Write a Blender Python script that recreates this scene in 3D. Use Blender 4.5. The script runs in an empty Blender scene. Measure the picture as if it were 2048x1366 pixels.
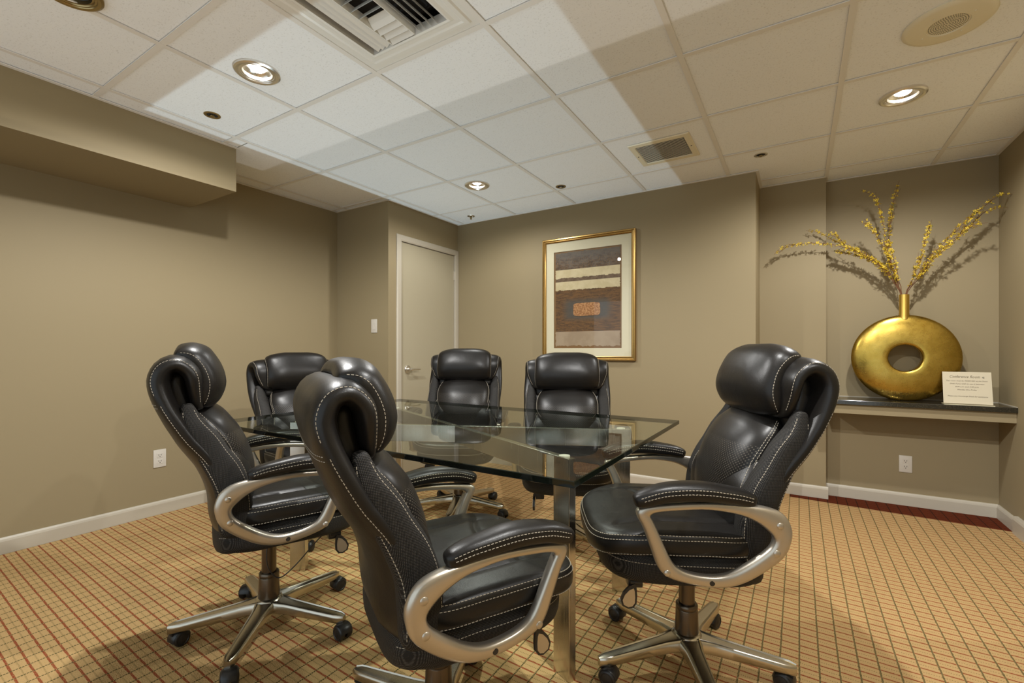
import bpy, bmesh, math, random
from mathutils import Vector, Matrix, noise

C = bpy.context.scene.collection
SC = bpy.context.scene
random.seed(7)
PI = math.pi

# ------------------------------------------------------------------ camera
CAM_Z = 1.095
cam_d = bpy.data.cameras.new('camera')
cam_d.sensor_width = 36.0
cam_d.lens = 922.5 / 2048 * 36.0
cam_d.shift_y = (700.7 - 683.0) / 2048
cam_d.clip_start = 0.02
cam = bpy.data.objects.new('camera', cam_d)
C.objects.link(cam)
cam.location = (0, 0, CAM_Z)
cam.rotation_euler = (PI / 2, 0, 0.5564)
SC.camera = cam

# ------------------------------------------------------------------ view and light
SC.view_settings.view_transform = 'Standard'
SC.view_settings.look = 'None'
SC.view_settings.gamma = 1.0
SC.view_settings.use_curve_mapping = False
SC.view_settings.exposure = 0.16

CE = 2.372            # ceiling height
GLASS_TOP = 0.76

w = bpy.data.worlds.new('world')
SC.world = w
w.use_nodes = True
w.node_tree.nodes['Background'].inputs[0].default_value = (0.82, 0.93, 1.0, 1)   # light of the rest of the suite, open behind the camera
w.node_tree.nodes['Background'].inputs[1].default_value = 1.1

WARM = (1.0, 0.99, 0.965)


def spot(name, loc, energy, angle, blend, color, size=0.03, rot=(0, 0, 0)):
    d = bpy.data.lights.new(name, 'SPOT')
    d.energy = energy
    d.spot_size = math.radians(angle)
    d.spot_blend = blend
    d.color = color
    d.shadow_soft_size = size
    o = bpy.data.objects.new(name, d)
    C.objects.link(o)
    o.location = loc
    o.rotation_euler = rot
    return o


# the recessed ceiling lamps (lit ones)
LAMPS = [(-2.115, 1.183), (-2.117, 2.891), (0.444, 3.007)]
KEY = dict(angle=170, blend=0.5, color=WARM, size=0.022)
spot('downlight_lamp', (*LAMPS[0], CE - 0.012), 112, **KEY)
spot('downlight_lamp', (*LAMPS[1], CE - 0.012), 34, **KEY)
spot('downlight_lamp', (*LAMPS[2], CE - 0.012), 76, **KEY)
spot('downlight_lamp', (-0.215, 1.16, CE - 0.012), 108, **KEY)       # the lamp above the table's near end
spot('downlight_lamp', (0.62, 0.75, CE - 0.012), 52, **KEY)


def added_bounce(name, x0, x1, y0, y1, px, py, lx, ly, energy, color):
    """Added point light above the glass, masked to a soft-edged ceiling rectangle imitating its reflection."""
    d = bpy.data.lights.new(name, 'POINT')
    d.energy = energy; d.color = color; d.shadow_soft_size = 0.004
    o = bpy.data.objects.new(name, d); C.objects.link(o)
    z = GLASS_TOP + 0.03
    o.location = (px, py, z)
    d.use_nodes = True
    t = d.node_tree; em = t.nodes['Emission']
    def node(k, **kw):
        n = t.nodes.new(k)
        for a, b in kw.items(): setattr(n, a, b)
        return n
    geo = node('ShaderNodeNewGeometry'); sep = node('ShaderNodeSeparateXYZ'); t.links.new(geo.outputs['Incoming'], sep.inputs[0])
    def mth(op, a, b):
        n = node('ShaderNodeMath', operation=op)
        for k, v in enumerate((a, b)):
            if isinstance(v, (int, float)): n.inputs[k].default_value = v
            else: t.links.new(v, n.inputs[k])
        return n.outputs[0]
    h = CE - z
    zz = mth('MAXIMUM', sep.outputs[2], 0.02)
    out = mth('GREATER_THAN', sep.outputs[2], 0.02)
    for ax, lo, hi, c in ((0, x0, x1, px), (1, y0, y1, py)):
        u = mth('MULTIPLY', mth('DIVIDE', sep.outputs[ax], zz), h)
        for side, lim in ((1, lo - c), (-1, c - hi)):
            mr = node('ShaderNodeMapRange'); mr.interpolation_type = 'SMOOTHSTEP'
            t.links.new(mth('MULTIPLY', u, side), mr.inputs[0])
            mr.inputs[1].default_value = lim - 0.012; mr.inputs[2].default_value = lim + 0.012
            out = mth('MULTIPLY', out, mr.outputs[0])
    # the mirrored lamp is far below the glass, so the patch is evenly lit: undo the near light's falloff
    out = mth('DIVIDE', out, mth('POWER', zz, 3.0))
    ux = mth('ADD', mth('MULTIPLY', mth('DIVIDE', sep.outputs[0], zz), -h), px - lx)
    uy = mth('ADD', mth('MULTIPLY', mth('DIVIDE', sep.outputs[1], zz), -h), py - ly)
    r2 = mth('ADD', mth('MULTIPLY', ux, ux), mth('MULTIPLY', uy, uy))
    out = mth('DIVIDE', out, mth('POWER', mth('ADD', mth('DIVIDE', r2, 10.4), 1.0), 1.7))
    t.links.new(out, em.inputs['Strength'])
    return o


added_bounce('added_glass_bounce', -2.955, -0.765, 1.055, 3.72, -1.60, 1.75, -0.215, 1.16, 28.0, (0.70, 0.88, 0.96))  # added light standing in for the lamp's reflection off the glass
added_bounce('added_glass_bounce', -3.25, 1.10, -1.20, 1.855, -1.75, 1.50, -2.117, 2.891, 15.0, (1.0, 0.95, 0.86))  # added light, stretched wider to lift the soffit and left ceiling too


# ------------------------------------------------------------------ mesh helpers
def link(name, me, m=None, parent=None):
    o = bpy.data.objects.new(name, me)
    C.objects.link(o)
    if m is not None and len(me.materials) == 0:
        me.materials.append(m)
    if parent is not None:
        o.parent = parent
    return o


def obj(name, bm, m=None, parent=None, smooth=False):
    me = bpy.data.meshes.new(name)
    bm.normal_update()
    bm.to_mesh(me)
    bm.free()
    if smooth:
        for p in me.polygons:
            p.use_smooth = True
        try:
            me.set_sharp_from_angle(angle=math.radians(42))
        except Exception:
            pass
    return link(name, me, m, parent)


def tag(o, label=None, cat=None, group=None, kind=None):
    if label: o['label'] = label
    if cat: o['category'] = cat
    if group: o['group'] = group
    if kind: o['kind'] = kind
    return o


def empty(name, loc=(0, 0, 0), rz=0.0):
    o = bpy.data.objects.new(name, None)
    C.objects.link(o)
    o.location = loc
    o.rotation_euler = (0, 0, rz)
    o.empty_display_size = 0.05
    return o


def box(bm, lo, hi, bev=0.0):
    v = [bm.verts.new((x, y, z)) for z in (lo[2], hi[2]) for y in (lo[1], hi[1]) for x in (lo[0], hi[0])]
    fs = [bm.faces.new([v[i] for i in f]) for f in ((0, 2, 3, 1), (4, 5, 7, 6), (0, 1, 5, 4), (2, 6, 7, 3), (0, 4, 6, 2), (1, 3, 7, 5))]
    if bev > 0:
        es = {e for f in fs for e in f.edges}
        bmesh.ops.bevel(bm, geom=list(es), offset=bev, segments=2, affect='EDGES', profile=0.6)


def boxes(*bs, bev=0.0):
    bm = bmesh.new()
    for b in bs:
        box(bm, b[0], b[1], bev)
    return bm


def prism(bm, poly, z0, z1):
    a = [bm.verts.new((x, y, z0)) for x, y in poly]
    b = [bm.verts.new((x, y, z1)) for x, y in poly]
    n = len(poly)
    bm.faces.new(a[::-1])
    bm.faces.new(b)
    for i in range(n):
        bm.faces.new((a[i], a[(i + 1) % n], b[(i + 1) % n], b[i]))


def lathe(bm, prof, n=32, mat=None, cap=True):
    """prof: (r, z) list; revolve about z; mat places it."""
    mat = mat or Matrix.Identity(4)
    rings = []
    for r, z in prof:
        if r < 1e-6:
            rings.append([bm.verts.new(mat @ Vector((0, 0, z)))])
        else:
            rings.append([bm.verts.new(mat @ Vector((r * math.cos(2 * PI * k / n), r * math.sin(2 * PI * k / n), z))) for k in range(n)])
    for a, b in zip(rings, rings[1:]):
        for k in range(n):
            k2 = (k + 1) % n
            q = [a[k % len(a)], a[k2 % len(a)], b[k2 % len(b)], b[k % len(b)]]
            u = []
            for x in q:
                if x not in u: u.append(x)
            if len(u) >= 3:
                try: bm.faces.new(u)
                except ValueError: pass


def tube(bm, pts, r, n=8, caps=True):
    """tube along points; r number or list"""
    pts = [Vector(p) for p in pts]
    rings = []
    up = Vector((0, 0, 1))
    prev = None
    for i, p in enumerate(pts):
        d = (pts[min(i + 1, len(pts) - 1)] - pts[max(i - 1, 0)]).normalized()
        if prev is None:
            ref = up if abs(d.z) < 0.9 else Vector((1, 0, 0))
            a = d.cross(ref).normalized()
        else:
            a = (prev - d * prev.dot(d)).normalized()
        prev = a
        b = d.cross(a)
        rr = r[i] if isinstance(r, (list, tuple)) else r
        rings.append([bm.verts.new(p + a * rr * math.cos(2 * PI * k / n) + b * rr * math.sin(2 * PI * k / n)) for k in range(n)])
    for a, b in zip(rings, rings[1:]):
        for k in range(n):
            bm.faces.new((a[k], a[(k + 1) % n], b[(k + 1) % n], b[k]))
    if caps:
        bm.faces.new(rings[0][::-1])
        bm.faces.new(rings[-1])


def loft(bm, rings, close=True, caps=True):
    vs = [[bm.verts.new(p) for p in r] for r in rings]
    n = len(vs[0])
    for a, b in zip(vs, vs[1:]):
        for k in range(n if close else n - 1):
            bm.faces.new((a[k], a[(k + 1) % n], b[(k + 1) % n], b[k]))
    if caps:
        bm.faces.new(vs[0][::-1])
        bm.faces.new(vs[-1])
    return vs


def spline(pts, closed=False):
    """Catmull-Rom through pts; returns f(t), t in 0..1, parametrised by chord length."""
    P = [Vector(p) for p in pts]
    if closed: P = P + [P[0]]
    L = [0.0]
    for a, b in zip(P, P[1:]): L.append(L[-1] + max((b - a).length, 1e-9))
    T = [l / L[-1] for l in L]
    n = len(P)

    def f(t):
        t = min(max(t, 0.0), 1.0)
        i = 0
        while i < n - 2 and t > T[i + 1]: i += 1
        h = T[i + 1] - T[i]
        u = (t - T[i]) / h

        def tan(j):
            if closed and (j == 0 or j == n - 1):
                return (P[1] - P[n - 2]) / ((T[1] - T[0]) + (T[n - 1] - T[n - 2]))
            if j == 0: return (P[1] - P[0]) / (T[1] - T[0])
            if j == n - 1: return (P[-1] - P[-2]) / (T[-1] - T[-2])
            return (P[j + 1] - P[j - 1]) / (T[j + 1] - T[j - 1])
        m0, m1 = tan(i) * h, tan(i + 1) * h
        u2, u3 = u * u, u * u * u
        return P[i] * (2 * u3 - 3 * u2 + 1) + m0 * (u3 - 2 * u2 + u) + P[i + 1] * (-2 * u3 + 3 * u2) + m1 * (u3 - u2)
    return f


def lerp_table(tab):
    def f(t):
        for (a, va), (b, vb) in zip(tab, tab[1:]):
            if t <= b:
                u = (t - a) / (b - a)
                u = u * u * (3 - 2 * u)
                return va + (vb - va) * u
        return tab[-1][1]
    return f if isinstance(tab, (list, tuple)) else (lambda t: tab)


# ------------------------------------------------------------------ materials
def mat(name, color=(0.8, 0.8, 0.8), rough=0.5, metal=0.0, spec=0.5):
    m = bpy.data.materials.new(name)
    m.use_nodes = True
    b = m.node_tree.nodes['Principled BSDF']
    b.inputs['Base Color'].default_value = (*color, 1)
    b.inputs['Roughness'].default_value = rough
    b.inputs['Metallic'].default_value = metal
    b.inputs['Specular IOR Level'].default_value = spec
    return m


class NT:
    def __init__(s, m):
        s.m = m; s.t = m.node_tree; s.b = s.t.nodes.get('Principled BSDF')

    def n(s, kind, **kw):
        x = s.t.nodes.new(kind)
        for k, v in kw.items(): setattr(x, k, v)
        return x

    def l(s, a, b): s.t.links.new(a, b)

    def val(s, sock, v):
        if isinstance(v, (int, float)): sock.default_value = v
        elif isinstance(v, tuple): sock.default_value = (*v, 1) if len(v) == 3 and sock.type == 'RGBA' else v
        else: s.l(v, sock)

    def math(s, op, a, b=0.0, c=None):
        x = s.n('ShaderNodeMath', operation=op)
        s.val(x.inputs[0], a); s.val(x.inputs[1], b)
        if c is not None: s.val(x.inputs[2], c)
        return x.outputs[0]

    def mix(s, f, a, b):
        x = s.n('ShaderNodeMix', data_type='RGBA')
        s.val(x.inputs[0], f); s.val(x.inputs[6], a); s.val(x.inputs[7], b)
        return x.outputs[2]

    def coords(s, kind='Object'):
        return s.n('ShaderNodeTexCoord').outputs[kind]

    def sep(s, v):
        x = s.n('ShaderNodeSeparateXYZ'); s.l(v, x.inputs[0]); return x.outputs

    def noise(s, v, scale, detail=2.0, rough=0.5):
        x = s.n('ShaderNodeTexNoise')
        if v is not None: s.l(v, x.inputs['Vector'])
        x.inputs['Scale'].default_value = scale; x.inputs['Detail'].default_value = detail
        x.inputs['Roughness'].default_value = rough
        return x.outputs[0]

    def ramp(s, f, stops):
        x = s.n('ShaderNodeValToRGB'); s.l(f, x.inputs[0])
        e = x.color_ramp.elements
        while len(e) < len(stops): e.new(0.5)
        for i, (p, c) in enumerate(stops):
            e[i].position = p; e[i].color = (*c, 1)
        return x.outputs[0]

    def bump(s, h, strength=0.3, dist=0.001):
        x = s.n('ShaderNodeBump'); s.l(h, x.inputs['Height'])
        x.inputs['Strength'].default_value = strength; x.inputs['Distance'].default_value = dist
        s.l(x.outputs[0], s.b.inputs['Normal'])

    def color(s, c): s.l(c, s.b.inputs['Base Color'])


M = {}
M['wall'] = mat('wall_paint', (0.60, 0.51, 0.355), 0.62, spec=0.3)
k = NT(M['wall']); v = k.coords()
k.color(k.mix(k.math('MULTIPLY', k.noise(v, 1.7, 3), 0.25), (0.285, 0.229, 0.132), (0.27, 0.217, 0.126)))
k.bump(k.noise(v, 260, 3), 0.12, 0.0006)
M['trim'] = mat('white_trim_paint', (0.48, 0.435, 0.35), 0.38)
M['door'] = mat('door_paint', (0.40, 0.355, 0.25), 0.4)
M['tile'] = mat('ceiling_tile', (0.72, 0.67, 0.61), 0.9, spec=0.15)
k = NT(M['tile']); v = k.coords()
k.color(k.mix(k.math('GREATER_THAN', k.noise(v, 150, 2), 0.63), (0.86, 0.88, 0.90), (0.75, 0.765, 0.775)))
k.bump(k.noise(v, 180, 4, 0.65), 0.35, 0.0015)
M['tee'] = mat('ceiling_grid_metal', (0.76, 0.74, 0.705), 0.45)
M['plenum'] = mat('dark_plenum', (0.02, 0.017, 0.014), 0.9)
M['white_plastic'] = mat('white_plastic', (0.60, 0.56, 0.49), 0.35)
M['cream_metal'] = mat('cream_enamel', (0.76, 0.70, 0.53), 0.4)
M['white_metal'] = mat('white_enamel', (0.76, 0.75, 0.71), 0.35)
M['slot'] = mat('dark_slot', (0.012, 0.01, 0.009), 0.7)
M['nickel'] = mat('brushed_nickel', (0.76, 0.73, 0.68), 0.3, 1.0)
M['brass'] = mat('dark_brass', (0.36, 0.27, 0.13), 0.3, 1.0)
M['reflector'] = mat('lamp_reflector', (0.75, 0.72, 0.66), 0.22, 1.0)
M['black'] = mat('black_plastic', (0.014, 0.013, 0.013), 0.38)
M['rubber'] = mat('black_wheel_plastic', (0.014, 0.013, 0.013), 0.36)
M['bulb'] = mat('lit_bulb', (1, 1, 1), 0.5)
k = NT(M['bulb'])
k.b.inputs['Emission Color'].default_value = (1, 0.95, 0.86, 1)
k.b.inputs['Emission Strength'].default_value = 22

# carpet: gold loop pile woven with dotted green lines along the room and red dashes across it
M['carpet'] = mat('woven_carpet', (0.45, 0.27, 0.11), 0.95, spec=0.1)
k = NT(M['carpet']); v = k.coords(); X, Y, Z = k.sep(v)
wob = k.math('MULTIPLY', k.math('SUBTRACT', k.noise(v, 60, 2), 0.5), 0.0035)
xs = k.math('ADD', X, wob)
fx = k.math('FRACT', k.math('DIVIDE', k.math('ADD', xs, 12.0 - 0.009 + 0.02925), 0.0585))
dx = k.math('ABSOLUTE', k.math('SUBTRACT', fx, 0.5))
cell = k.math('FLOOR', k.math('DIVIDE', k.math('ADD', xs, 12.0 - 0.009 + 0.02925), 0.0585))
ys = k.math('ADD', k.math('ADD', Y, wob), k.math('MULTIPLY', X, 0.035))
fy = k.math('FRACT', k.math('DIVIDE', k.math('ADD', ys, 12.0), 0.045))
dy = k.math('ABSOLUTE', k.math('SUBTRACT', fy, 0.5))
pile = k.n('ShaderNodeTexVoronoi'); k.l(v, pile.inputs['Vector']); pile.inputs['Scale'].default_value = 260
fleck = k.noise(v, 420, 2, 0.6)
base = k.mix(k.noise(v, 3.0, 3), (0.52, 0.345, 0.155), (0.46, 0.305, 0.135))
base = k.mix(k.math('MULTIPLY', k.math('GREATER_THAN', fleck, 0.58), 0.45), base, (0.33, 0.20, 0.065))
rdash = k.math('MULTIPLY', k.math('LESS_THAN', dy, 0.075), k.math('GREATER_THAN', dx, 0.05))
rdash = k.math('MULTIPLY', rdash, k.math('GREATER_THAN', fleck, 0.40))
gline = k.math('MULTIPLY', k.math('LESS_THAN', dx, 0.045), k.math('GREATER_THAN', k.math('FRACT', k.math('DIVIDE', k.math('ADD', Y, 12.0), 0.0075)), 0.22))
gdots = k.math('MULTIPLY', k.math('GREATER_THAN', dy, 0.455), k.math('GREATER_THAN', k.math('FRACT', k.math('DIVIDE', k.math('ADD', X, 12.0), 0.0065)), 0.5))
col = k.mix(k.math('MULTIPLY', gdots, 0.65), base, (0.13, 0.10, 0.03))
col = k.mix(k.math('MULTIPLY', rdash, 0.92), col, (0.24, 0.035, 0.012))
col = k.mix(k.math('MULTIPLY', gline, 0.95), col, (0.055, 0.052, 0.018))
# carpet colour turns dark red in a strip along the alcove
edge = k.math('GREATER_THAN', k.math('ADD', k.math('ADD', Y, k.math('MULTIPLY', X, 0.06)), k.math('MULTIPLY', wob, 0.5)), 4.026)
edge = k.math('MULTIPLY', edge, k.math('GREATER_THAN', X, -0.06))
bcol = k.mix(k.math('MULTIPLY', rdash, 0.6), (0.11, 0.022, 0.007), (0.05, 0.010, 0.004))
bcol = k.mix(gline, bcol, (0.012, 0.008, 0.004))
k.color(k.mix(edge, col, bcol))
hgt = k.math('SUBTRACT', k.math('MULTIPLY', pile.outputs['Distance'], -1.0), k.math('MULTIPLY', k.math('MAXIMUM', gline, rdash), 0.25))
k.bump(hgt, 0.55, 0.003)

# chair leather, perforated leather and mesh side fabric
M['leather'] = mat('black_leather', (0.009, 0.0078, 0.0068), 0.34, spec=0.34)
k = NT(M['leather']); v = k.coords()
vo = k.n('ShaderNodeTexVoronoi'); k.l(v, vo.inputs['Vector']); vo.inputs['Scale'].default_value = 420
hh = k.math('ADD', k.math('MULTIPLY', vo.outputs['Distance'], 0.35), k.math('MULTIPLY', k.noise(v, 28, 3, 0.55), 2.2))
k.bump(hh, 0.16, 0.002)
k.l(k.math('ADD', k.math('MULTIPLY', k.noise(v, 9, 3), 0.12), 0.31), k.b.inputs['Roughness'])
M['perforated'] = mat('perforated_leather', (0.009, 0.0078, 0.0068), 0.36, spec=0.34)
k = NT(M['perforated']); v = k.coords(); X, Y, Z = k.sep(v)
pa = k.math('FRACT', k.math('MULTIPLY', k.math('ADD', Y, Z), 95.0)); pb = k.math('FRACT', k.math('MULTIPLY', k.math('SUBTRACT', Z, Y), 95.0))
da = k.math('POWER', k.math('SUBTRACT', pa, 0.5), 2.0); db = k.math('POWER', k.math('SUBTRACT', pb, 0.5), 2.0)
low = k.math('LESS_THAN', Z, 0.80)
hole = k.math('MULTIPLY', k.math('LESS_THAN', k.math('ADD', da, db), 0.05), low)
k.color(k.mix(hole, (0.009, 0.0078, 0.0068), (0.075, 0.066, 0.054)))  # holes coloured paler to paint in the glints on their rims
k.bump(k.math('ADD', k.math('MULTIPLY', hole, -1.0), k.math('MULTIPLY', k.noise(v, 28, 3, 0.55), 1.5)), 0.22, 0.0012)
M['fabric'] = mat('black_mesh_fabric', (0.014, 0.0125, 0.0115), 0.6, spec=0.25)
k = NT(M['fabric']); v = k.coords(); X, Y, Z = k.sep(v)
xy = k.math('ADD', X, Y)
pa = k.math('SINE', k.math('MULTIPLY', k.math('ADD', xy, Z), 950.0)); pb = k.math('SINE', k.math('MULTIPLY', k.math('SUBTRACT', xy, Z), 950.0))
wv = k.math('MULTIPLY', pa, pb)
k.color(k.mix(k.math('GREATER_THAN', wv, 0.45), (0.006, 0.0055, 0.005), (0.07, 0.064, 0.056)))
k.bump(wv, 0.35, 0.001)
M['thread'] = mat('pale_thread', (0.42, 0.37, 0.29), 0.7)
M['silver'] = mat('silver_painted_metal', (0.50, 0.455, 0.385), 0.33, 0.85)
M['alloy'] = mat('polished_alloy', (0.52, 0.48, 0.40), 0.24, 1.0)
M['cylinder'] = mat('smoked_bronze_metal', (0.12, 0.095, 0.07), 0.28, 0.9)
M['steel'] = mat('brushed_steel', (0.60, 0.57, 0.51), 0.24, 1.0)
k = NT(M['steel']); v = k.coords(); mp = k.n('ShaderNodeMapping'); k.l(v, mp.inputs[0]); mp.inputs['Scale'].default_value = (220, 220, 3)
k.l(k.math('ADD', k.math('MULTIPLY', k.noise(mp.outputs[0], 1.0, 3), 0.22), 0.12), k.b.inputs['Roughness'])


def glass_mat(name, tint, ior=1.5):
    m = bpy.data.materials.new(name)
    m.use_nodes = True
    k = NT(m)
    k.t.nodes.remove(k.b)
    out = k.t.nodes['Material Output']
    fr = k.n('ShaderNodeFresnel'); fr.inputs[0].default_value = ior
    tr = k.n('ShaderNodeBsdfTransparent'); tr.inputs[0].default_value = (*tint, 1)
    gl = k.n('ShaderNodeBsdfGlossy'); gl.inputs['Roughness'].default_value = 0.0
    mx = k.n('ShaderNodeMixShader')
    geo = k.n('ShaderNodeNewGeometry')
    f = k.math('MULTIPLY', fr.outputs[0], k.math('SUBTRACT', 1.0, geo.outputs['Backfacing']))
    k.l(f, mx.inputs[0]); k.l(tr.outputs[0], mx.inputs[1]); k.l(gl.outputs[0], mx.inputs[2])
    k.l(mx.outputs[0], out.inputs[0])
    return m


M['glass'] = glass_mat('table_glass', (0.93, 0.965, 0.925))
M['glass_edge'] = mat('green_glass_edge', (0.004, 0.007, 0.004), 0.05, spec=0.6)
M['pane'] = glass_mat('picture_glass', (0.99, 0.99, 0.985), 1.45)
M['granite'] = mat('black_granite', (0.03, 0.026, 0.018), 0.1, spec=0.6)
k = NT(M['granite']); v = k.coords()
k.color(k.mix(k.math('GREATER_THAN', k.noise(v, 330, 3, 0.7), 0.62), (0.018, 0.016, 0.011), (0.16, 0.13, 0.07)))
M['gold'] = mat('gold_leaf', (0.66, 0.46, 0.11), 0.3, 1.0)
k = NT(M['gold']); v = k.coords()
br = k.n('ShaderNodeTexBrick'); k.l(v, br.inputs['Vector'])
nn = k.noise(v, 14, 4, 0.65)
k.color(k.mix(nn, (0.38, 0.245, 0.035), (0.60, 0.42, 0.10)))
k.l(k.math('ADD', k.math('MULTIPLY', k.noise(v, 22, 4, 0.7), 0.30), 0.13), k.b.inputs['Roughness'])
k.bump(k.noise(v, 9, 3), 0.06, 0.01)
M['gold_neck'] = mat('brushed_gold', (0.70, 0.47, 0.11), 0.33, 1.0)
M['frame_gold'] = mat('gold_frame_metal', (0.46, 0.285, 0.095), 0.24, 1.0)
M['mat_board'] = mat('cream_mat_board', (0.62, 0.575, 0.42), 0.85)
M['art_back'] = mat('umber_backing_paper', (0.19, 0.10, 0.035), 0.8)
M['branch'] = mat('brown_twig', (0.14, 0.055, 0.02), 0.7)
M['petal'] = mat('yellow_petal', (0.66, 0.47, 0.03), 0.6)
M['leaf'] = mat('green_leaf', (0.12, 0.14, 0.02), 0.6)
M['card'] = mat('cream_card', (0.54, 0.475, 0.34), 0.6)
M['ink'] = mat('brown_ink', (0.13, 0.10, 0.06), 0.8)
M['acrylic'] = mat('clear_acrylic_edge', (0.62, 0.56, 0.38), 0.1)

# ------------------------------------------------------------------ the room
XL, XR = -3.64, 1.11
XD = -2.97            # door wall
YC = 2.78             # closet face
YB = 3.72             # back wall
XP, YP = -0.262, 4.12  # pier
XA, YA = 0.17, 4.24    # alcove
Y0 = -1.7
T = 0.12


def struct(name, bm, m, parent=None, smooth=False):
    o = obj(name, bm, m, parent, smooth)
    if parent is None: o['kind'] = 'structure'
    return o


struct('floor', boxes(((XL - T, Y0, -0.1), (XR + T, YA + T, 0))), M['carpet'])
struct('wall_left', boxes(((XL - T, Y0, 0), (XL, YC + T, CE + .1))), M['wall'])
struct('wall_closet', boxes(((XL, YC, 0), (XD - T, YC + T, CE + .1))), M['wall'])
DY0, DY1, DZ = 2.925, 3.668, 2.055     # door leaf
struct('wall_door', boxes(((XD - T, YC, 0), (XD, DY0 - .03, CE + .1)), ((XD - T, DY1 + .03, 0), (XD, YB + T, CE + .1)),
                          ((XD - T, DY0 - .03, DZ + .03), (XD, DY1 + .03, CE + .1))), M['wall'])
struct('wall_back', boxes(((XD, YB, 0), (XP - T, YB + T, CE + .1))), M['wall'])
struct('wall_pier_side', boxes(((XP - T, YB, 0), (XP, YP + T, CE + .1))), M['wall'])
struct('wall_pier', boxes(((XP, YP, 0), (XA - T, YP + T, CE + .1))), M['wall'])
struct('wall_alcove_side', boxes(((XA - T, YP, 0), (XA, YA + T, CE + .1))), M['wall'])
struct('wall_alcove', boxes(((XA, YA, 0), (XR, YA + T, CE + .1))), M['wall'])
struct('wall_right', boxes(((XR, Y0, 0), (XR + T, YA + T, CE + .1))), M['wall'])
SOF = (-3.03, 1.56, 2.10)
struct('wall_soffit', boxes(((XL, Y0, SOF[2]), (SOF[0], SOF[1], CE + .1))), M['wall'])


def base_run(bm, p, q, nrm, h=0.088, t=0.014):
    """baseboard with a rounded top along p->q standing off by nrm"""
    p = Vector((*p, 0)); q = Vector((*q, 0)); n = Vector((*nrm, 0))
    prof = [(0, 0), (t, 0), (t, h - 0.020), (t - 0.003, h - 0.009), (t - 0.008, h), (0, h)]
    loft(bm, [[e + n * a + Vector((0, 0, b)) for a, b in prof] for e in (p, q)])


def baseboard(name, runs):
    bm = bmesh.new()
    for r_ in runs: base_run(bm, *r_)
    bmesh.ops.recalc_face_normals(bm, faces=bm.faces)
    struct(name, bm, M['trim'])


baseboard('baseboard_left', [((XL, Y0), (XL, YC), (1, 0))])
baseboard('baseboard_closet', [((XL, YC), (XD + .0135, YC), (0, -1))])
baseboard('baseboard_door', [((XD, YC), (XD, DY0 - .07), (1, 0))])
baseboard('baseboard_back', [((XD, YB), (XP + .0135, YB), (0, -1))])
baseboard('baseboard_pier', [((XP, YP), (XA + .0135, YP), (0, -1)), ((XP, YB), (XP, YP), (1, 0))])
baseboard('baseboard_alcove', [((XA, YA), (XR, YA), (0, -1)), ((XA, YP), (XA, YA), (1, 0))])
baseboard('baseboard_right', [((XR, 3.93), (XR, YA), (-1, 0))])
bm = bmesh.new()
base_run(bm, (XR, Y0), (XR, 3.93), (-1, 0), 0.105, 0.024)
bmesh.ops.recalc_face_normals(bm, faces=bm.faces)
struct('baseboard_entry', bm, M['trim'])

# door and its casing
struct('door_1', boxes(((XD - .04, DY0 + .004, 0.008), (XD - .004, DY1 - .004, DZ - .004)), bev=0.002), M['door'])
d1 = bpy.data.objects['door_1']
bm = bmesh.new()
cw = 0.055
prof = [(0, 0), (0.0, .012), (.012, .016), (cw - .008, .016), (cw, .009), (cw, 0)]   # (across, out)
def casing(bm, pts_in, dirs):
    rings = []
    for (y, z), (dy_, dz_) in zip(pts_in, dirs):
        rings.append([Vector((XD + o_, y + dy_ * a, z + dz_ * a)) for a, o_ in prof])
    loft(bm, rings)
casing(bm, [(DY0, 0), (DY0, DZ), (DY1, DZ), (DY1, 0)], [(-1, 0), (-1, 1), (1, 1), (1, 0)])
box(bm, (XD - T, DY0 - .03, 0), (XD, DY0, DZ)); box(bm, (XD - T, DY1, 0), (XD, DY1 + .03, DZ)); box(bm, (XD - T, DY0 - .03, DZ), (XD, DY1 + .03, DZ + .03))
bmesh.ops.recalc_face_normals(bm, faces=bm.faces)
struct('trim_1', bm, M['trim'])
bm = bmesh.new()                                    # lever handle
mx = Matrix.Translation((XD - .004, DY0 + .085, 0.925)) @ Matrix.Rotation(PI / 2, 4, 'Y')
lathe(bm, [(0, 0), (.038, 0), (.038, .006), (.033, .012), (.014, .014), (.012, .045), (0, .047)], 32, mx)
tube(bm, [(XD + .036, DY0 + .085, .925), (XD + .042, DY0 + .10, .925), (XD + .043, DY0 + .14, .924), (XD + .042, DY0 + .20, .923)], [.010, .0095, .008, .0075], 12)
hd = obj('door_handle', bm, M['nickel'], d1, True); hd['label'] = 'brushed nickel lever handle'
for z in (1.85, 0.28):
    bm = bmesh.new()
    tube(bm, [(XD + .004, DY1 + .001, z - .045), (XD + .004, DY1 + .001, z + .045)], .006, 10)
    box(bm, (XD - .003, DY1 - .018, z - .045), (XD + .0005, DY1 + .018, z + .045))
    obj('hinge', bm, M['trim'], d1, True)

# ------------------------------------------------------------------ suspended ceiling
GX0, GDX = -2.876, 0.6096
GY0, GDY = 0.8635, 0.6158
ceil = struct('ceiling', boxes(((XL - T, Y0, CE + .16), (XR + T, YA + T, CE + .20))), M['plenum'])
holes = [(*p, 0.085) for p in LAMPS] + [(-2.205, 0.56, 0.085)]


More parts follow.
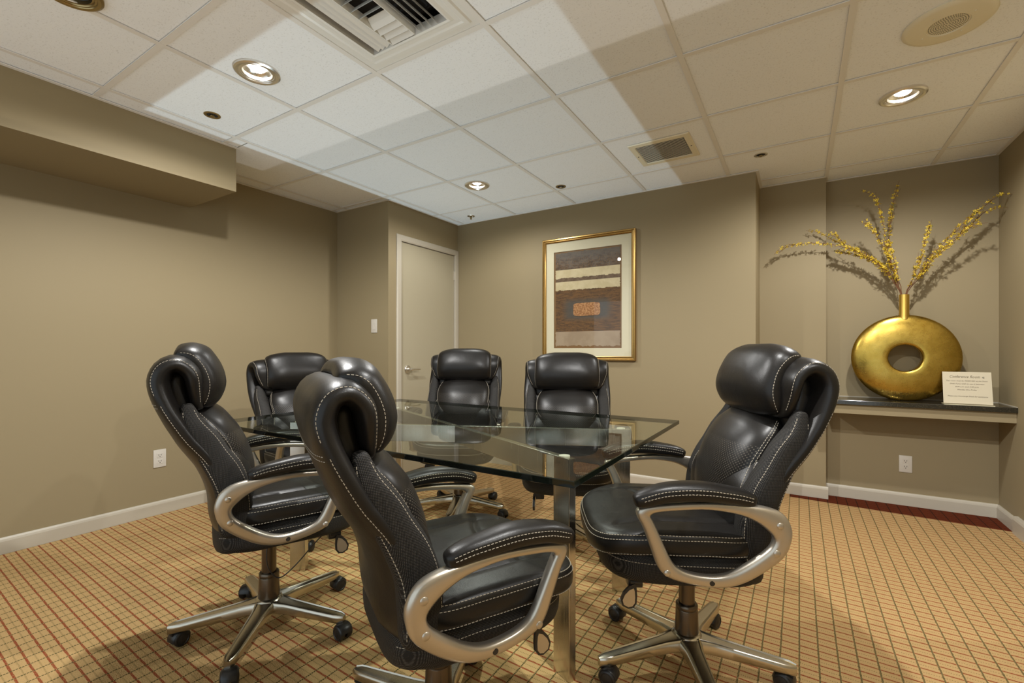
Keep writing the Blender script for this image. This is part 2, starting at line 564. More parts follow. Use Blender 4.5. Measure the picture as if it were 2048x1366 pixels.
def tile_mesh(poly, hole=None):
    """a lay-in panel; with a round hole where a lamp passes through it"""
    bm = bmesh.new()
    z0, z1 = CE + .006, CE + .022
    if hole is None:
        prism(bm, poly, z0, z1)
        return bm
    hx, hy, hr = hole
    angs = sorted({round(2 * PI * i / 40, 6) for i in range(40)} | {round(math.atan2(y - hy, x - hx) % (2 * PI), 6) for x, y in poly})

    def hit(a):
        dx_, dy_ = math.cos(a), math.sin(a)
        best = 9
        for (x0, y0), (x1, y1) in zip(poly, poly[1:] + poly[:1]):
            ex, ey = x1 - x0, y1 - y0
            det = dx_ * ey - dy_ * ex
            if abs(det) < 1e-12: continue
            t_ = ((x0 - hx) * ey - (y0 - hy) * ex) / det
            s_ = ((x0 - hx) * dy_ - (y0 - hy) * dx_) / det
            if t_ > 0 and -1e-6 <= s_ <= 1 + 1e-6: best = min(best, t_)
        return hx + dx_ * best, hy + dy_ * best
    o0, i0, o1, i1 = [], [], [], []
    for a in angs:
        x, y = hit(a)
        o0.append(bm.verts.new((x, y, z0))); o1.append(bm.verts.new((x, y, z1)))
        x, y = hx + hr * math.cos(a), hy + hr * math.sin(a)
        i0.append(bm.verts.new((x, y, z0))); i1.append(bm.verts.new((x, y, z1)))
    n = len(angs)
    for j in range(n):
        j2 = (j + 1) % n
        bm.faces.new((o0[j], i0[j], i0[j2], o0[j2])); bm.faces.new((o1[j2], i1[j2], i1[j], o1[j]))
        bm.faces.new((o0[j2], o1[j2], o1[j], o0[j])); bm.faces.new((i0[j], i1[j], i1[j2], i0[j2]))
    return bm


full = {}
g = 0.0035
DIFF = (-1.352, 1.171)
for i in range(-2, 7):
    for j in range(-5, 6):
        x0, x1 = GX0 + GDX * i, GX0 + GDX * (i + 1)
        y0, y1 = GY0 + GDY * j, GY0 + GDY * (j + 1)
        if i <= -1:
            xlo = XL if (y0 >= SOF[1] - .1) else SOF[0]
            parts_ = []
            for (a, b, lo) in ((Y0, SOF[1], SOF[0]), (SOF[1], YC, XL), (YC, YB, XD)):
                ya, yb = max(y0, a), min(y1, b)
                xa = max(x0, lo)
                if yb - ya > .02 and x1 - xa > .02: parts_.append([(xa, ya), (x1, ya), (x1, yb), (xa, yb)])
        else:
            xb = min(x1, XR)
            if xb - x0 < .02: continue
            ylo = max(y0, Y0)
            cuts = sorted({x0, xb} | {c for c in (XP, XA) if x0 < c < xb - .02})
            top = lambda xm: YB if xm < XP else (YP if xm < XA else YA)
            poly = [(x0, ylo), (xb, ylo)]
            ok = False
            for a, b in reversed(list(zip(cuts, cuts[1:]))):
                t_ = min(y1, top((a + b) / 2))
                if t_ <= ylo + .01: t_ = ylo
                else: ok = True
                poly += [(b, t_), (a, t_)]
            if not ok: continue
            q = []
            for p in poly:
                if not q or (abs(p[0] - q[-1][0]) + abs(p[1] - q[-1][1])) > 1e-5: q.append(p)
            if abs(q[0][0] - q[-1][0]) + abs(q[0][1] - q[-1][1]) < 1e-5: q.pop()
            parts_ = [q]
        for q in parts_:
            xs_ = [p[0] for p in q]; ys_ = [p[1] for p in q]
            if x0 < DIFF[0] < x1 and y0 < DIFF[1] < y1: continue          # the diffuser panel fills this bay
            hole = next((h for h in holes if min(xs_) < h[0] < max(xs_) and min(ys_) < h[1] < max(ys_)), None)
            if len(q) == 4 and hole is None and abs(max(xs_) - min(xs_) - GDX) < 1e-4 and abs(max(ys_) - min(ys_) - GDY) < 1e-4:
                if not full:
                    bm = bmesh.new(); prism(bm, [(g, g), (GDX - g, g), (GDX - g, GDY - g), (g, GDY - g)], CE + .006, CE + .022)
                    t_ = obj('ceiling_tile', bm, M['tile'], ceil); full['me'] = t_.data
                else:
                    t_ = link('ceiling_tile', full['me'], None, ceil)
                t_.location = (x0, y0, 0)
            else:
                cx_, cy_ = sum(xs_) / len(xs_), sum(ys_) / len(ys_)
                qq = [(x + (g if x < cx_ else -g), y + (g if y < cy_ else -g)) for x, y in q]
                obj('ceiling_tile', tile_mesh(qq, hole), M['tile'], ceil)
TW = 0.012
for i in range(-1, 7):                                # main tees, along the room
    x = GX0 + GDX * i
    if x > XR: continue
    ya, yb = (SOF[1], YC) if i < 0 else (Y0, YB if x < XP else (YP if x < XA else YA))
    obj('ceiling_tee', boxes(((x - TW, ya, CE), (x + TW, yb, CE + .004))), M['tee'], ceil)
for j in range(-4, 6):                                # cross tees, bay by bay
    y = GY0 + GDY * j
    for i in range(-2, 7):
        x0, x1 = GX0 + GDX * i + TW, min(GX0 + GDX * (i + 1) - TW, XR)
        if i <= -1:
            lo = XL if SOF[1] < y < YC else (SOF[0] if y <= SOF[1] else XD)
            x0 = max(x0, lo)
        if y > YB: x0 = max(x0, XP if y < YP else XA)
        if x1 - x0 < .03 or y < Y0: continue
        obj('ceiling_tee', boxes(((x0, y - TW, CE + .0005), (x1, y + TW, CE + .004))), M['tee'], ceil)
bm = boxes(((SOF[0], Y0, CE - .001), (SOF[0] + .022, SOF[1], CE + .003)), ((XD, YC, CE - .001), (XD + .022, YB, CE + .003)),
           ((XL, YC - .02, CE - .001), (XD, YC, CE + .003)), ((XL, SOF[1], CE - .001), (XL + .02, YC - .02, CE + .003)),
           ((XD + .022, YB - .02, CE - .001), (XP, YB, CE + .003)), ((XA, YA - .02, CE - .001), (XR, YA, CE + .003)), ((XR - .02, Y0, CE - .001), (XR, YA - .02, CE + .003)),
           ((XP, YB - .02, CE - .001), (XP + .02, YP, CE + .003)), ((XP + .02, YP - .02, CE - .001), (XA, YP, CE + .003)))
struct('trim_2', bm, M['tee'])


# recessed downlights
def downlight(x, y, label, lit=True, ring='nickel'):
    t = empty('recessed_downlight', (x, y, CE))
    tag(t, label, 'ceiling light')
    bm = bmesh.new()
    lathe(bm, [(.096, .006), (.096, -.003), (.088, -.008), (.078, -.006), (.076, -.003), (.070, -.004), (.068, 0.0), (.062, -.001), (.060, .012)], 48)
    obj('trim_ring', bm, M[ring], t, True)
    bm = bmesh.new()
    lathe(bm, [(.064, .010), (.060, .016), (.052, .026), (.050, .027), (.042, .040), (.036, .055)], 48)
    obj('reflector', bm, M['reflector' if lit else 'black'], t, True)
    bm = bmesh.new()
    lathe(bm, [(.040, .040), (.034, .018), (.026, .012), (0, .009)] if lit else [(.04, .05), (.03, .035), (0, .03)], 32)
    obj('bulb', bm, M['bulb' if lit else 'reflector'], t, True)
    bm = bmesh.new()
    lathe(bm, [(.066, .004), (.068, .06), (.06, .11), (0, .11)], 32)
    obj('housing', bm, M['black'], t, True)


downlight(*LAMPS[0], 'lit recessed downlight in the ceiling above the near left chair, beside the large air diffuser')
downlight(*LAMPS[1], 'lit recessed downlight in the ceiling in front of the white door')
downlight(*LAMPS[2], 'lit recessed downlight in the ceiling in front of the gold vase, below the round speaker')
downlight(-2.205, 0.56, 'unlit bronze-rimmed recessed downlight cut by the top edge above the soffit', False, 'brass')


def eyelet(x, y, label, ring, black):
    t = empty('recessed_sprinkler', (x, y, CE + .006))
    tag(t, label, 'sprinkler')
    bm = bmesh.new()
    lathe(bm, [(.040, 0), (.040, -.003), (.034, -.005), (.027, -.003), (.026, -.0005), (0, -.0005)], 36)
    obj('cover_ring', bm, M[ring], t, True)
    bm = bmesh.new()
    lathe(bm, [(.0255, -.0008), (.0255, -.002), (0, -.002)], 30)
    obj('recess', bm, M['slot'], t)
    bm = bmesh.new()
    for k_ in range(6):
        a = k_ * PI / 3
        box(bm, (.008 * math.cos(a) - .003, .008 * math.sin(a) - .003, -.008), (.008 * math.cos(a) + .003, .008 * math.sin(a) + .003, -.001))
    lathe(bm, [(0, -.010), (.011, -.010), (.012, -.008), (0, -.008)], 16)
    obj('sprinkler_head', bm, M[black], t)


eyelet(-2.715, 1.272, 'small brass ring sprinkler in the ceiling just above the soffit end', 'brass', 'brass')
eyelet(-1.583, 3.268, 'small brass ring sprinkler with pale head in the ceiling near the framed picture', 'brass', 'reflector')
eyelet(-0.212, 3.430, 'small ring sprinkler with red-brown head in the ceiling near the wall pier', 'nickel', 'brass')
t = empty('pendent_sprinkler', (-2.66, 3.535, CE + .006))
tag(t, 'small pendent sprinkler hanging from the ceiling in the corner above the door', 'sprinkler')
bm = bmesh.new(); lathe(bm, [(.036, 0), (.034, -.005), (.020, -.008), (.018, -.001), (0, -.001)], 32); obj('escutcheon', bm, M['nickel'], t, True)
bm = bmesh.new()
lathe(bm, [(.008, 0), (.008, -.014), (.005, -.016), (.005, -.026), (.010, -.028), (.010, -.031), (0, -.031)], 20)
for s_ in (-1, 1): tube(bm, [(s_ * .008, 0, -.012), (s_ * .011, 0, -.020), (s_ * .004, 0, -.029)], .0022, 6)
obj('sprinkler_head', bm, M['brass'], t, True)

# round ceiling speaker
t = empty('ceiling_speaker', (0.494, 2.425, CE + .005))
tag(t, 'round cream ceiling speaker with perforated centre', 'speaker')
bm = bmesh.new(); lathe(bm, [(.138, .002), (.140, -.004), (.134, -.010), (.120, -.013), (.066, -.015), (.064, -.011), (0, -.011)], 56)
obj('baffle', bm, M['cream_metal'], t, True)
bm = bmesh.new()
for r_ in range(1, 9):
    rr = r_ * .0072
    nh = max(6, int(2 * PI * rr / .0072))
    for k_ in range(nh):
        a = 2 * PI * k_ / nh
        mx = Matrix.Translation((rr * math.cos(a), rr * math.sin(a), -.0116))
        lathe(bm, [(.0021, 0), (0, -.0003)], 6, mx)
tag(obj('grille_holes', bm, M['slot'], t), kind='stuff')
for a in (.9, .9 + PI / 2, .9 + PI, .9 + 1.5 * PI):
    bm = bmesh.new()
    lathe(bm, [(.004, 0), (.003, -.003), (0, -.0035)], 10, Matrix.Translation((.085 * math.cos(a), .085 * math.sin(a), -.0137)))
    obj('screw', bm, M['cream_metal'], t)

# large supply diffuser, filling one bay
t = empty('air_diffuser', (DIFF[0], DIFF[1], CE))
tag(t, 'large white supply air diffuser with bent louvres in the ceiling', 'vent')
bm = bmesh.new()
W = 0.301
def ringplate(bm, a, b, za, zb):
    rings = [[(-s, -s, z), (s, -s, z), (s, s, z), (-s, s, z)] for s, z in ((a, za), (b, zb))]
    loft(bm, [[Vector(p) for p in r_] for r_ in rings], True, False)
ringplate(bm, W, .272, .004, .003); ringplate(bm, .272, .266, .003, -.004); ringplate(bm, .266, .250, -.004, -.005); ringplate(bm, .250, .242, -.005, -.001)
ringplate(bm, .242, .224, -.001, -.002); ringplate(bm, .224, .212, -.002, -.008); ringplate(bm, .212, .203, -.008, -.006); ringplate(bm, .203, .201, -.006, .03)
bmesh.ops.recalc_face_normals(bm, faces=bm.faces)
obj('face_frame', bm, M['white_metal'], t)
obj('duct', boxes(((-.21, -.21, .07), (.21, .21, .075))), M['slot'], t)
def blade(p, q, nx, ny, wd=.032):
    """one bent louvre from p to q, its lower lip towards (nx, ny)"""
    bm = bmesh.new()
    rings = []
    for e in (p, q):
        e = Vector((*e, 0)); n = Vector((nx, ny, 0))
        rings.append([e + Vector((0, 0, .024)), e + n * (wd * .45) + Vector((0, 0, .008)), e + n * wd + Vector((0, 0, -.004)), e + n * wd + Vector((0, 0, -.0055)), e + n * (wd * .45) + Vector((0, 0, .0065)), e + Vector((0, 0, .0225))])
    loft(bm, rings)
    bmesh.ops.recalc_face_normals(bm, faces=bm.faces)
    return obj('slat', bm, M['white_metal'], t)
for k_ in range(3): blade((-.140 + .026 * k_, -.198), (-.140 + .026 * k_, .198), -1, 0, .03)
for k_ in range(4): blade((.052 + .030 * k_, -.198), (.052 + .030 * k_, .198), 1, 0, .018)
for k_ in range(4): blade((-.085, .066 + .033 * k_), (.035, .066 + .033 * k_), 0, 1, .034)
for k_ in range(6): blade((-.085, .040 - .040 * k_), (.035, .040 - .040 * k_), 0, -1, .016)
obj('divider', boxes(((-.089, -.2, -.004), (-.086, .2, .03)), ((.036, -.2, -.004), (.039, .2, .03))), M['white_metal'], t)

# small return grille
t = empty('return_grille', (-0.733, 3.025, CE + .004))
tag(t, 'small cream return air grille with dark fine slats in the ceiling', 'vent')
bm = bmesh.new()
for a, b, za, zb in ((1.0, .97, 0, -.006), (.97, .80, -.006, -.007), (.80, .785, -.007, .0)):
    A_ = [(-s * .185, -(s * .185 + .01), z) for s, z in ((a, za), (b, zb))]
    rings = []
    for s, z in ((a, za), (b, zb)):
        hx, hy = .185 * s, .185 * s - (.0 if s > .9 else .006)
        rings.append([Vector(p) for p in ((-hx, -hy, z), (hx, -hy, z), (hx, hy, z), (-hx, hy, z))])
    loft(bm, rings, True, False)
bmesh.ops.recalc_face_normals(bm, faces=bm.faces)
obj('face_frame', bm, M['cream_metal'], t)
obj('back_plate', boxes(((-.146, -.14, -.001), (.146, .14, 0))), M['slot'], t)
me = None
for k_ in range(17):
    y = -.128 + .016 * k_
    if me is None:
        bm = bmesh.new()
        loft(bm, [[Vector((x, -.002, -.0058)), Vector((x, -.001, -.0070)), Vector((x, .0002, -.0070)), Vector((x, -.0008, -.0058))] for x in (-.146, .146)])
        o = obj('slat', bm, M['cream_metal'], t); me = o.data
    else:
        o = link('slat', me, None, t)
    o.location = (0, y, 0)
for s_ in (-1, 1):
    bm = bmesh.new(); lathe(bm, [(.0045, 0), (.004, -.002), (0, -.003)], 10, Matrix.Translation((s_ * .165, 0, -.0065)))
    obj('screw', bm, M['slot'], t)


# ------------------------------------------------------------------ switch and outlets
def plate(name, loc, rz, label, cat, outlet):
    """face plate in its local x-z plane, front towards -y"""
    t = empty(name, loc, rz); tag(t, label, cat)
    bm = boxes(((-.036, -.006, -.059), (.036, 0, .059)), bev=.0025)
    obj('cover_plate', bm, M['white_plastic'], t, True)
    if outlet:
        for z in (.02, -.02):
            bm = boxes(((-.017, -.0075, z - .0145), (.017, -.005, z + .0145)), bev=.001)
            r_ = obj('receptacle', bm, M['white_plastic'], t)
            bm = boxes(((-.008, -.0079, z - .002), (-.0055, -.0074, z + .008)), ((.0055, -.0079, z - .001), (.008, -.0074, z + .008)))
            lathe(bm, [(.0028, 0), (.0028, .0006), (0, .0006)], 10, Matrix.Translation((0, -.0073, z - .008)) @ Matrix.Rotation(PI / 2, 4, 'X'))
            obj('slots', bm, M['slot'], r_)
    else:
        obj('rocker', boxes(((-.0165, -.009, -.033), (.0165, -.005, .033)), bev=.0015), M['white_plastic'], t)
        obj('indicator', boxes(((-.003, -.0095, -.004), (.003, -.0088, .003))), M['cream_metal'], t)


plate('light_switch', (-3.14, YC, 1.307), 0, 'white rocker light switch on the wall beside the door', 'switch', False)
plate('wall_outlet', (XL, 1.378, 0.372), PI / 2, 'white duplex outlet low on the plain left wall behind a chair', 'outlet', True)
plate('wall_outlet', (0.64, YA, 0.292), 0, 'white duplex outlet under the granite ledge', 'outlet', True)

# ------------------------------------------------------------------ framed collage on the back wall
t = empty('framed_picture', (-1.547, YB, 1.548))
tag(t, 'large framed abstract collage in brown and cream with gold frame on the back wall', 'picture')
HW, HH = 0.424, 0.538
bm = bmesh.new()
prof = [(0, 0), (0, -.030), (.004, -.034), (.012, -.034), (.015, -.028), (.020, -.026), (.026, -.027), (.030, -.022), (.034, -.020), (.034, -.010)]
rings = []
for sx, sz in ((-1, -1), (1, -1), (1, 1), (-1, 1)):
    rings.append([Vector((sx * (HW - a), y, sz * (HH - a))) for a, y in prof])
vs = [[bm.verts.new(p) for p in r_] for r_ in rings]
for a in range(4):
    for b in range(len(prof) - 1):
        bm.faces.new((vs[a][b], vs[(a + 1) % 4][b], vs[(a + 1) % 4][b + 1], vs[a][b + 1]))
bmesh.ops.recalc_face_normals(bm, faces=bm.faces)
obj('frame', bm, M['frame_gold'], t)
AX0, AX1, AZ0, AZ1 = -.316, .306, -.434, .421        # art opening
obj('mat_board', boxes(((-.392, -.014, -.506), (AX0, -.010, .506)), ((AX1, -.014, -.506), (.392, -.010, .506)), ((AX0, -.014, -.506), (AX1, -.010, AZ0)), ((AX0, -.014, AZ1), (AX1, -.010, .506))), M['mat_board'], t)
obj('backing', boxes(((AX0 - .01, -.008, AZ0 - .01), (AX1 + .01, -.004, AZ1 + .01))), M['art_back'], t)


def paper(name, x0, x1, z0, z1, y, m, torn='b', amp=.005, th=.0015):
    """a sheet whose chosen edges are torn"""
    rnd = random.Random(name + str(z0))
    pts = []
    N = 60
    def jag(i): return amp * (noise.noise(Vector((i * .37, z0 * 50, 1.3))) * 1.1 + rnd.uniform(-.45, .45))
    for i in range(N + 1): pts.append((x0 + (x1 - x0) * i / N, z0 + (jag(i) if 'b' in torn else 0)))
    for i in range(1, N // 2):
        f_ = i / (N // 2)
        pts.append((x1 + (jag(i + 200) * .7 if 'r' in torn else 0), z0 + (z1 - z0) * f_))
    for i in range(N + 1): pts.append((x1 - (x1 - x0) * i / N, z1 + (jag(i + 400) if 't' in torn else 0)))
    for i in range(1, N // 2):
        f_ = i / (N // 2)
        pts.append((x0 + (jag(i + 600) * .7 if 'l' in torn else 0), z1 - (z1 - z0) * f_))
    bm = bmesh.new()
    a = [bm.verts.new((x, y, z)) for x, z in pts]; b = [bm.verts.new((x, y + th, z)) for x, z in pts]
    f1 = bm.faces.new(a); bm.faces.new(b[::-1])
    for i in range(len(a)): bm.faces.new((a[i], b[i], b[(i + 1) % len(a)], a[(i + 1) % len(a)]))
    bmesh.ops.recalc_face_normals(bm, faces=bm.faces)
    return obj(name, bm, m, t)


def art_mat(name, c1, c2, scale, c3=None, thr=.6, stretch=(1, 1, 1), rough=.8):
    m = mat(name, c1, rough); k = NT(m); v = k.coords()
    mp = k.n('ShaderNodeMapping'); k.l(v, mp.inputs[0]); mp.inputs['Scale'].default_value = stretch
    n1 = k.noise(mp.outputs[0], scale, 5, .6)
    c = k.ramp(n1, [(.42, c1), (.58, c2)])
    if c3: c = k.mix(k.math('GREATER_THAN', k.noise(mp.outputs[0], scale * 6, 3, .7), thr), c, c3)
    k.color(c); k.bump(n1, .4, .002)
    return m


AX0p, AX1p = -.300, .292
m_top = art_mat('grey_brown_wash', (.050, .032, .020), (.115, .092, .072), 22, (.22, .12, .045), .56, (1, 1, 2.2))
k = NT(m_top); v = k.coords(); Z = k.sep(v)[2]
lnk = k.b.inputs['Base Color'].links[0].from_socket
k.color(k.mix(k.math('MULTIPLY', k.math('SMOOTH_MIN', k.math('MAXIMUM', k.math('MULTIPLY', k.math('SUBTRACT', Z, .30), 12.0), 0.0), 1.0, .1), .55), lnk, (.115, .108, .10)))
m_mid = art_mat('umber_with_slate_halo', (.060, .032, .014), (.135, .066, .020), 34, (.20, .095, .026), .58, (.5, 1, 3))
k = NT(m_mid); v = k.coords(); X, Y, Z = k.sep(v)
ax = k.math('ABSOLUTE', k.math('ADD', X, .005)); az = k.math('ABSOLUTE', k.math('ADD', Z, .098))
def soft(a, lim, wd):
    x = k.n('ShaderNodeMapRange'); x.interpolation_type = 'SMOOTHSTEP'
    k.val(x.inputs[0], a); x.inputs[1].default_value = lim - wd; x.inputs[2].default_value = lim + wd; x.inputs[3].default_value = 1; x.inputs[4].default_value = 0
    return x.outputs[0]
lnk = k.b.inputs['Base Color'].links[0].from_socket
k.color(k.mix(k.math('MULTIPLY', k.math('MULTIPLY', soft(ax, .205, .045), soft(az, .082, .032)), .85), lnk, (.070, .066, .056)))
m_cream = art_mat('cream_torn_paper', (.50, .42, .25), (.56, .48, .30), 14)
m_pink = art_mat('rose_grey_paper', (.34, .26, .175), (.29, .215, .14), 5)
m_cop = art_mat('copper_crust', (.26, .11, .035), (.50, .27, .11), 70, (.20, .08, .035), .55)
m_str = art_mat('brown_strip', (.10, .062, .035), (.15, .10, .06), 40)
paper('collage_sheet', AX0p, AX1p, .245, .408, -.0095, m_top, 'tlr')
paper('collage_sheet', AX0p, AX1p, .184, .258, -.0105, m_cream, 'bl', .007)
paper('collage_sheet', AX0p, AX1p, .130, .200, -.0090, m_str, 'b')
paper('collage_sheet', AX0p, AX1p, .076, .152, -.0112, m_cream, 'br', .007)
paper('collage_sheet', AX0p, AX1p, -.290, .100, -.0088, m_mid, 'lr')
paper('collage_sheet', AX0p, AX1p, -.415, -.288, -.0100, m_pink, 'blr', .008)
bm = bmesh.new()
pts = []
for i in range(64):
    a = 2 * PI * i / 64; c_, s_ = math.cos(a), math.sin(a)
    e_ = .28
    pts.append((-.005 + .123 * math.copysign(abs(c_) ** e_, c_) * (1 + .02 * noise.noise(Vector((c_ * 4, s_ * 4, 0)))), -.098 + .056 * math.copysign(abs(s_) ** e_, s_) * (1 + .05 * noise.noise(Vector((c_ * 4, s_ * 4, 5))))))
a_ = [bm.verts.new((x, -.0120, z)) for x, z in pts]; b_ = [bm.verts.new((x, -.0088, z)) for x, z in pts]
bm.faces.new(a_); bm.faces.new(b_[::-1])
for i in range(64): bm.faces.new((a_[i], b_[i], b_[(i + 1) % 64], a_[(i + 1) % 64]))
bmesh.ops.recalc_face_normals(bm, faces=bm.faces)
obj('copper_block', bm, m_cop, t)
obj('glass_pane', boxes(((-.390, -.0185, -.504), (.390, -.0165, .504))), M['pane'], t)

# ------------------------------------------------------------------ granite ledge in the alcove
LZ = 0.752
t = empty('granite_ledge', (0, 0, 0)); tag(t, 'black granite wall ledge with cream apron carrying the gold vase', 'shelf')
bm = boxes(((XA + .001, 3.925, LZ - .032), (XR - .001, YA - .001, LZ)), bev=.003)
sl = obj('granite_top', bm, M['granite'], t)
bm = boxes(((XA + .001, 3.945, LZ - .095), (XR - .001, 3.965, LZ - .032)), ((XA + .001, 3.965, LZ - .095), (XR - .001, YA - .001, LZ - .080)))
obj('apron', bm, M['wall'], t)
obj('caulk_line', boxes(((XA + .001, YA - .006, LZ), (XR - .001, YA - .001, LZ + .004)), ((XR - .006, 3.93, LZ), (XR - .001, YA - .006, LZ + .004))), M['trim'], t)

# gold ring vase
VX, VY, VZ = 0.610, 4.085, 1.043
t = empty('gold_vase', (VX, VY, LZ)); tag(t, 'flat round gold vase with a hole through its middle', 'vase')
bm = bmesh.new()
NA, NB = 96, 28
R0, R1, TH = 0.089, 0.293, 0.047
cz = VZ - LZ
half = [(R0, 0.0), (R0, .030), (R0 + .002, .037), (R0 + .007, .0415), (R0 + .016, .0435), (.13, .0432), (.16, .042), (.19, .0395), (.22, .036), (.245, .031), (.265, .0255), (.28, .019), (.289, .011), (R1, .004)]
ringp = half + [(r_, -y) for r_, y in reversed(half[1:])]
NB = len(ringp)
vs = []
for a_i in range(NA):
    a = 2 * PI * a_i / NA
    vs.append([bm.verts.new((rad * math.cos(a), yy, max(cz + rad * math.sin(a), 0.0))) for rad, yy in ringp])
for a_i in range(NA):
    for b_i in range(NB):
        A2, B2 = (a_i + 1) % NA, (b_i + 1) % NB
        bm.faces.new((vs[a_i][b_i], vs[A2][b_i], vs[A2][B2], vs[a_i][B2]))
bmesh.ops.recalc_face_normals(bm, faces=bm.faces)
obj('body', bm, M['gold'], t, True)
bm = bmesh.new()
lathe(bm, [(.030, cz + .262), (.0275, cz + .285), (.0275, cz + .432), (.0245, cz + .432), (.0245, cz + .27)], 32)
obj('neck', bm, M['gold_neck'], t, True)

# forsythia branches standing in the vase (x, z of the stem in the alcove, y leans out a little)
BR = {
    'a': [(0.581, 4.085, 1.48), (0.546, 4.076, 1.574), (0.48, 4.063, 1.68), (0.403, 4.053, 1.749), (0.301, 4.04, 1.813), (0.185, 4.027, 1.86), (0.065, 4.015, 1.879), (-0.059, 4.002, 1.87), (-0.122, 3.995, 1.854), (-0.158, 3.99, 1.81)],
    'b': [(0.577, 4.085, 1.48), (0.525, 4.081, 1.631), (0.438, 4.077, 1.742), (0.349, 4.074, 1.807), (0.222, 4.07, 1.885), (0.127, 4.067, 1.958), (0.047, 4.065, 1.985)],
    'c': [(0.584, 4.085, 1.48), (0.54, 4.072, 1.594), (0.458, 4.057, 1.702), (0.369, 4.044, 1.778), (0.278, 4.031, 1.842), (0.208, 4.019, 1.933), (0.178, 4.015, 1.951)],
    'd': [(0.579, 4.085, 1.48), (0.516, 4.088, 1.66), (0.418, 4.091, 1.74), (0.328, 4.093, 1.778), (0.223, 4.095, 1.818)],
    'e': [(0.595, 4.085, 1.479), (0.561, 4.072, 1.599), (0.522, 4.057, 1.75), (0.51, 4.046, 1.858), (0.487, 4.033, 1.98), (0.453, 4.017, 2.131), (0.41, 4.011, 2.178), (0.371, 4.005, 2.211)],
    'f': [(0.598, 4.085, 1.479), (0.573, 4.083, 1.627), (0.541, 4.081, 1.793), (0.53, 4.079, 1.93), (0.541, 4.078, 2.065), (0.562, 4.076, 2.17), (0.583, 4.075, 2.253)],
    'g': [(0.589, 4.085, 1.48), (0.554, 4.055, 1.625), (0.508, 4.026, 1.76), (0.463, 4.004, 1.856), (0.418, 3.985, 1.939), (0.384, 3.975, 1.971)],
    'h': [(0.621, 4.085, 1.478), (0.67, 4.076, 1.584), (0.729, 4.066, 1.696), (0.805, 4.056, 1.797), (0.879, 4.045, 1.887), (0.95, 4.036, 1.963), (1.003, 4.029, 2.015), (1.054, 4.022, 2.06), (1.116, 4.015, 2.05)],
    'i': [(0.624, 4.085, 1.477), (0.682, 4.084, 1.577), (0.761, 4.082, 1.715), (0.848, 4.08, 1.809), (0.924, 4.078, 1.889), (0.997, 4.077, 1.972), (1.05, 4.076, 1.989), (1.107, 4.075, 1.985)],
    'j': [(0.623, 4.085, 1.478), (0.689, 4.064, 1.601), (0.764, 4.043, 1.708), (0.837, 4.024, 1.786), (0.907, 4.005, 1.862), (0.958, 3.993, 1.883), (0.996, 3.985, 1.891)],
    'k': [(0.618, 4.085, 1.478), (0.655, 4.078, 1.579), (0.685, 4.071, 1.695), (0.713, 4.063, 1.809), (0.732, 4.058, 1.885), (0.739, 4.055, 1.929)],
}
BLAB = {
    'a': 'longest forsythia branch arching far out over the pier from the gold vase',
    'b': 'yellow forsythia branch with a lifted tip, topmost of the bunch arching towards the pier',
    'c': 'yellow forsythia branch between its neighbours in the bunch arching towards the pier, tip turned up',
    'd': 'short yellow forsythia branch, lowest of the bunch arching towards the pier',
    'e': 'upright yellow forsythia branch whose densely flowered tip bends towards the pier',
    'f': 'tallest straight forsythia branch rising upright above the gold vase neck',
    'g': 'shorter upright forsythia branch leaning towards the pier beside the tall ones',
    'h': 'longest forsythia branch leaning to the corner, its thin bare tip curling over',
    'i': 'forsythia branch leaning to the corner with a level tip just under the longest one',
    'j': 'forsythia branch leaning to the corner, lowest of its bunch',
    'k': 'short thin forsythia branch standing apart between upright and corner-leaning branches',
}


def flower(bm, p, r_, rnd):
    q = Matrix.Translation(p) @ Matrix.Rotation(rnd.uniform(0, 6.28), 4, Vector((rnd.uniform(-1, 1), rnd.uniform(-1, 1), rnd.uniform(-1, 1))).normalized())
    for k_ in range(4):
        a = k_ * PI / 2
        c_, s_ = math.cos(a), math.sin(a)
        pts = [(0, 0, 0), (.55, .30, .12), (1.0, .0, .30), (.55, -.30, .12)]
        vs = [bm.verts.new(q @ Vector(((x * c_ - y * s_) * r_, (x * s_ + y * c_) * r_, z * r_))) for x, y, z in pts]
        bm.faces.new(vs)


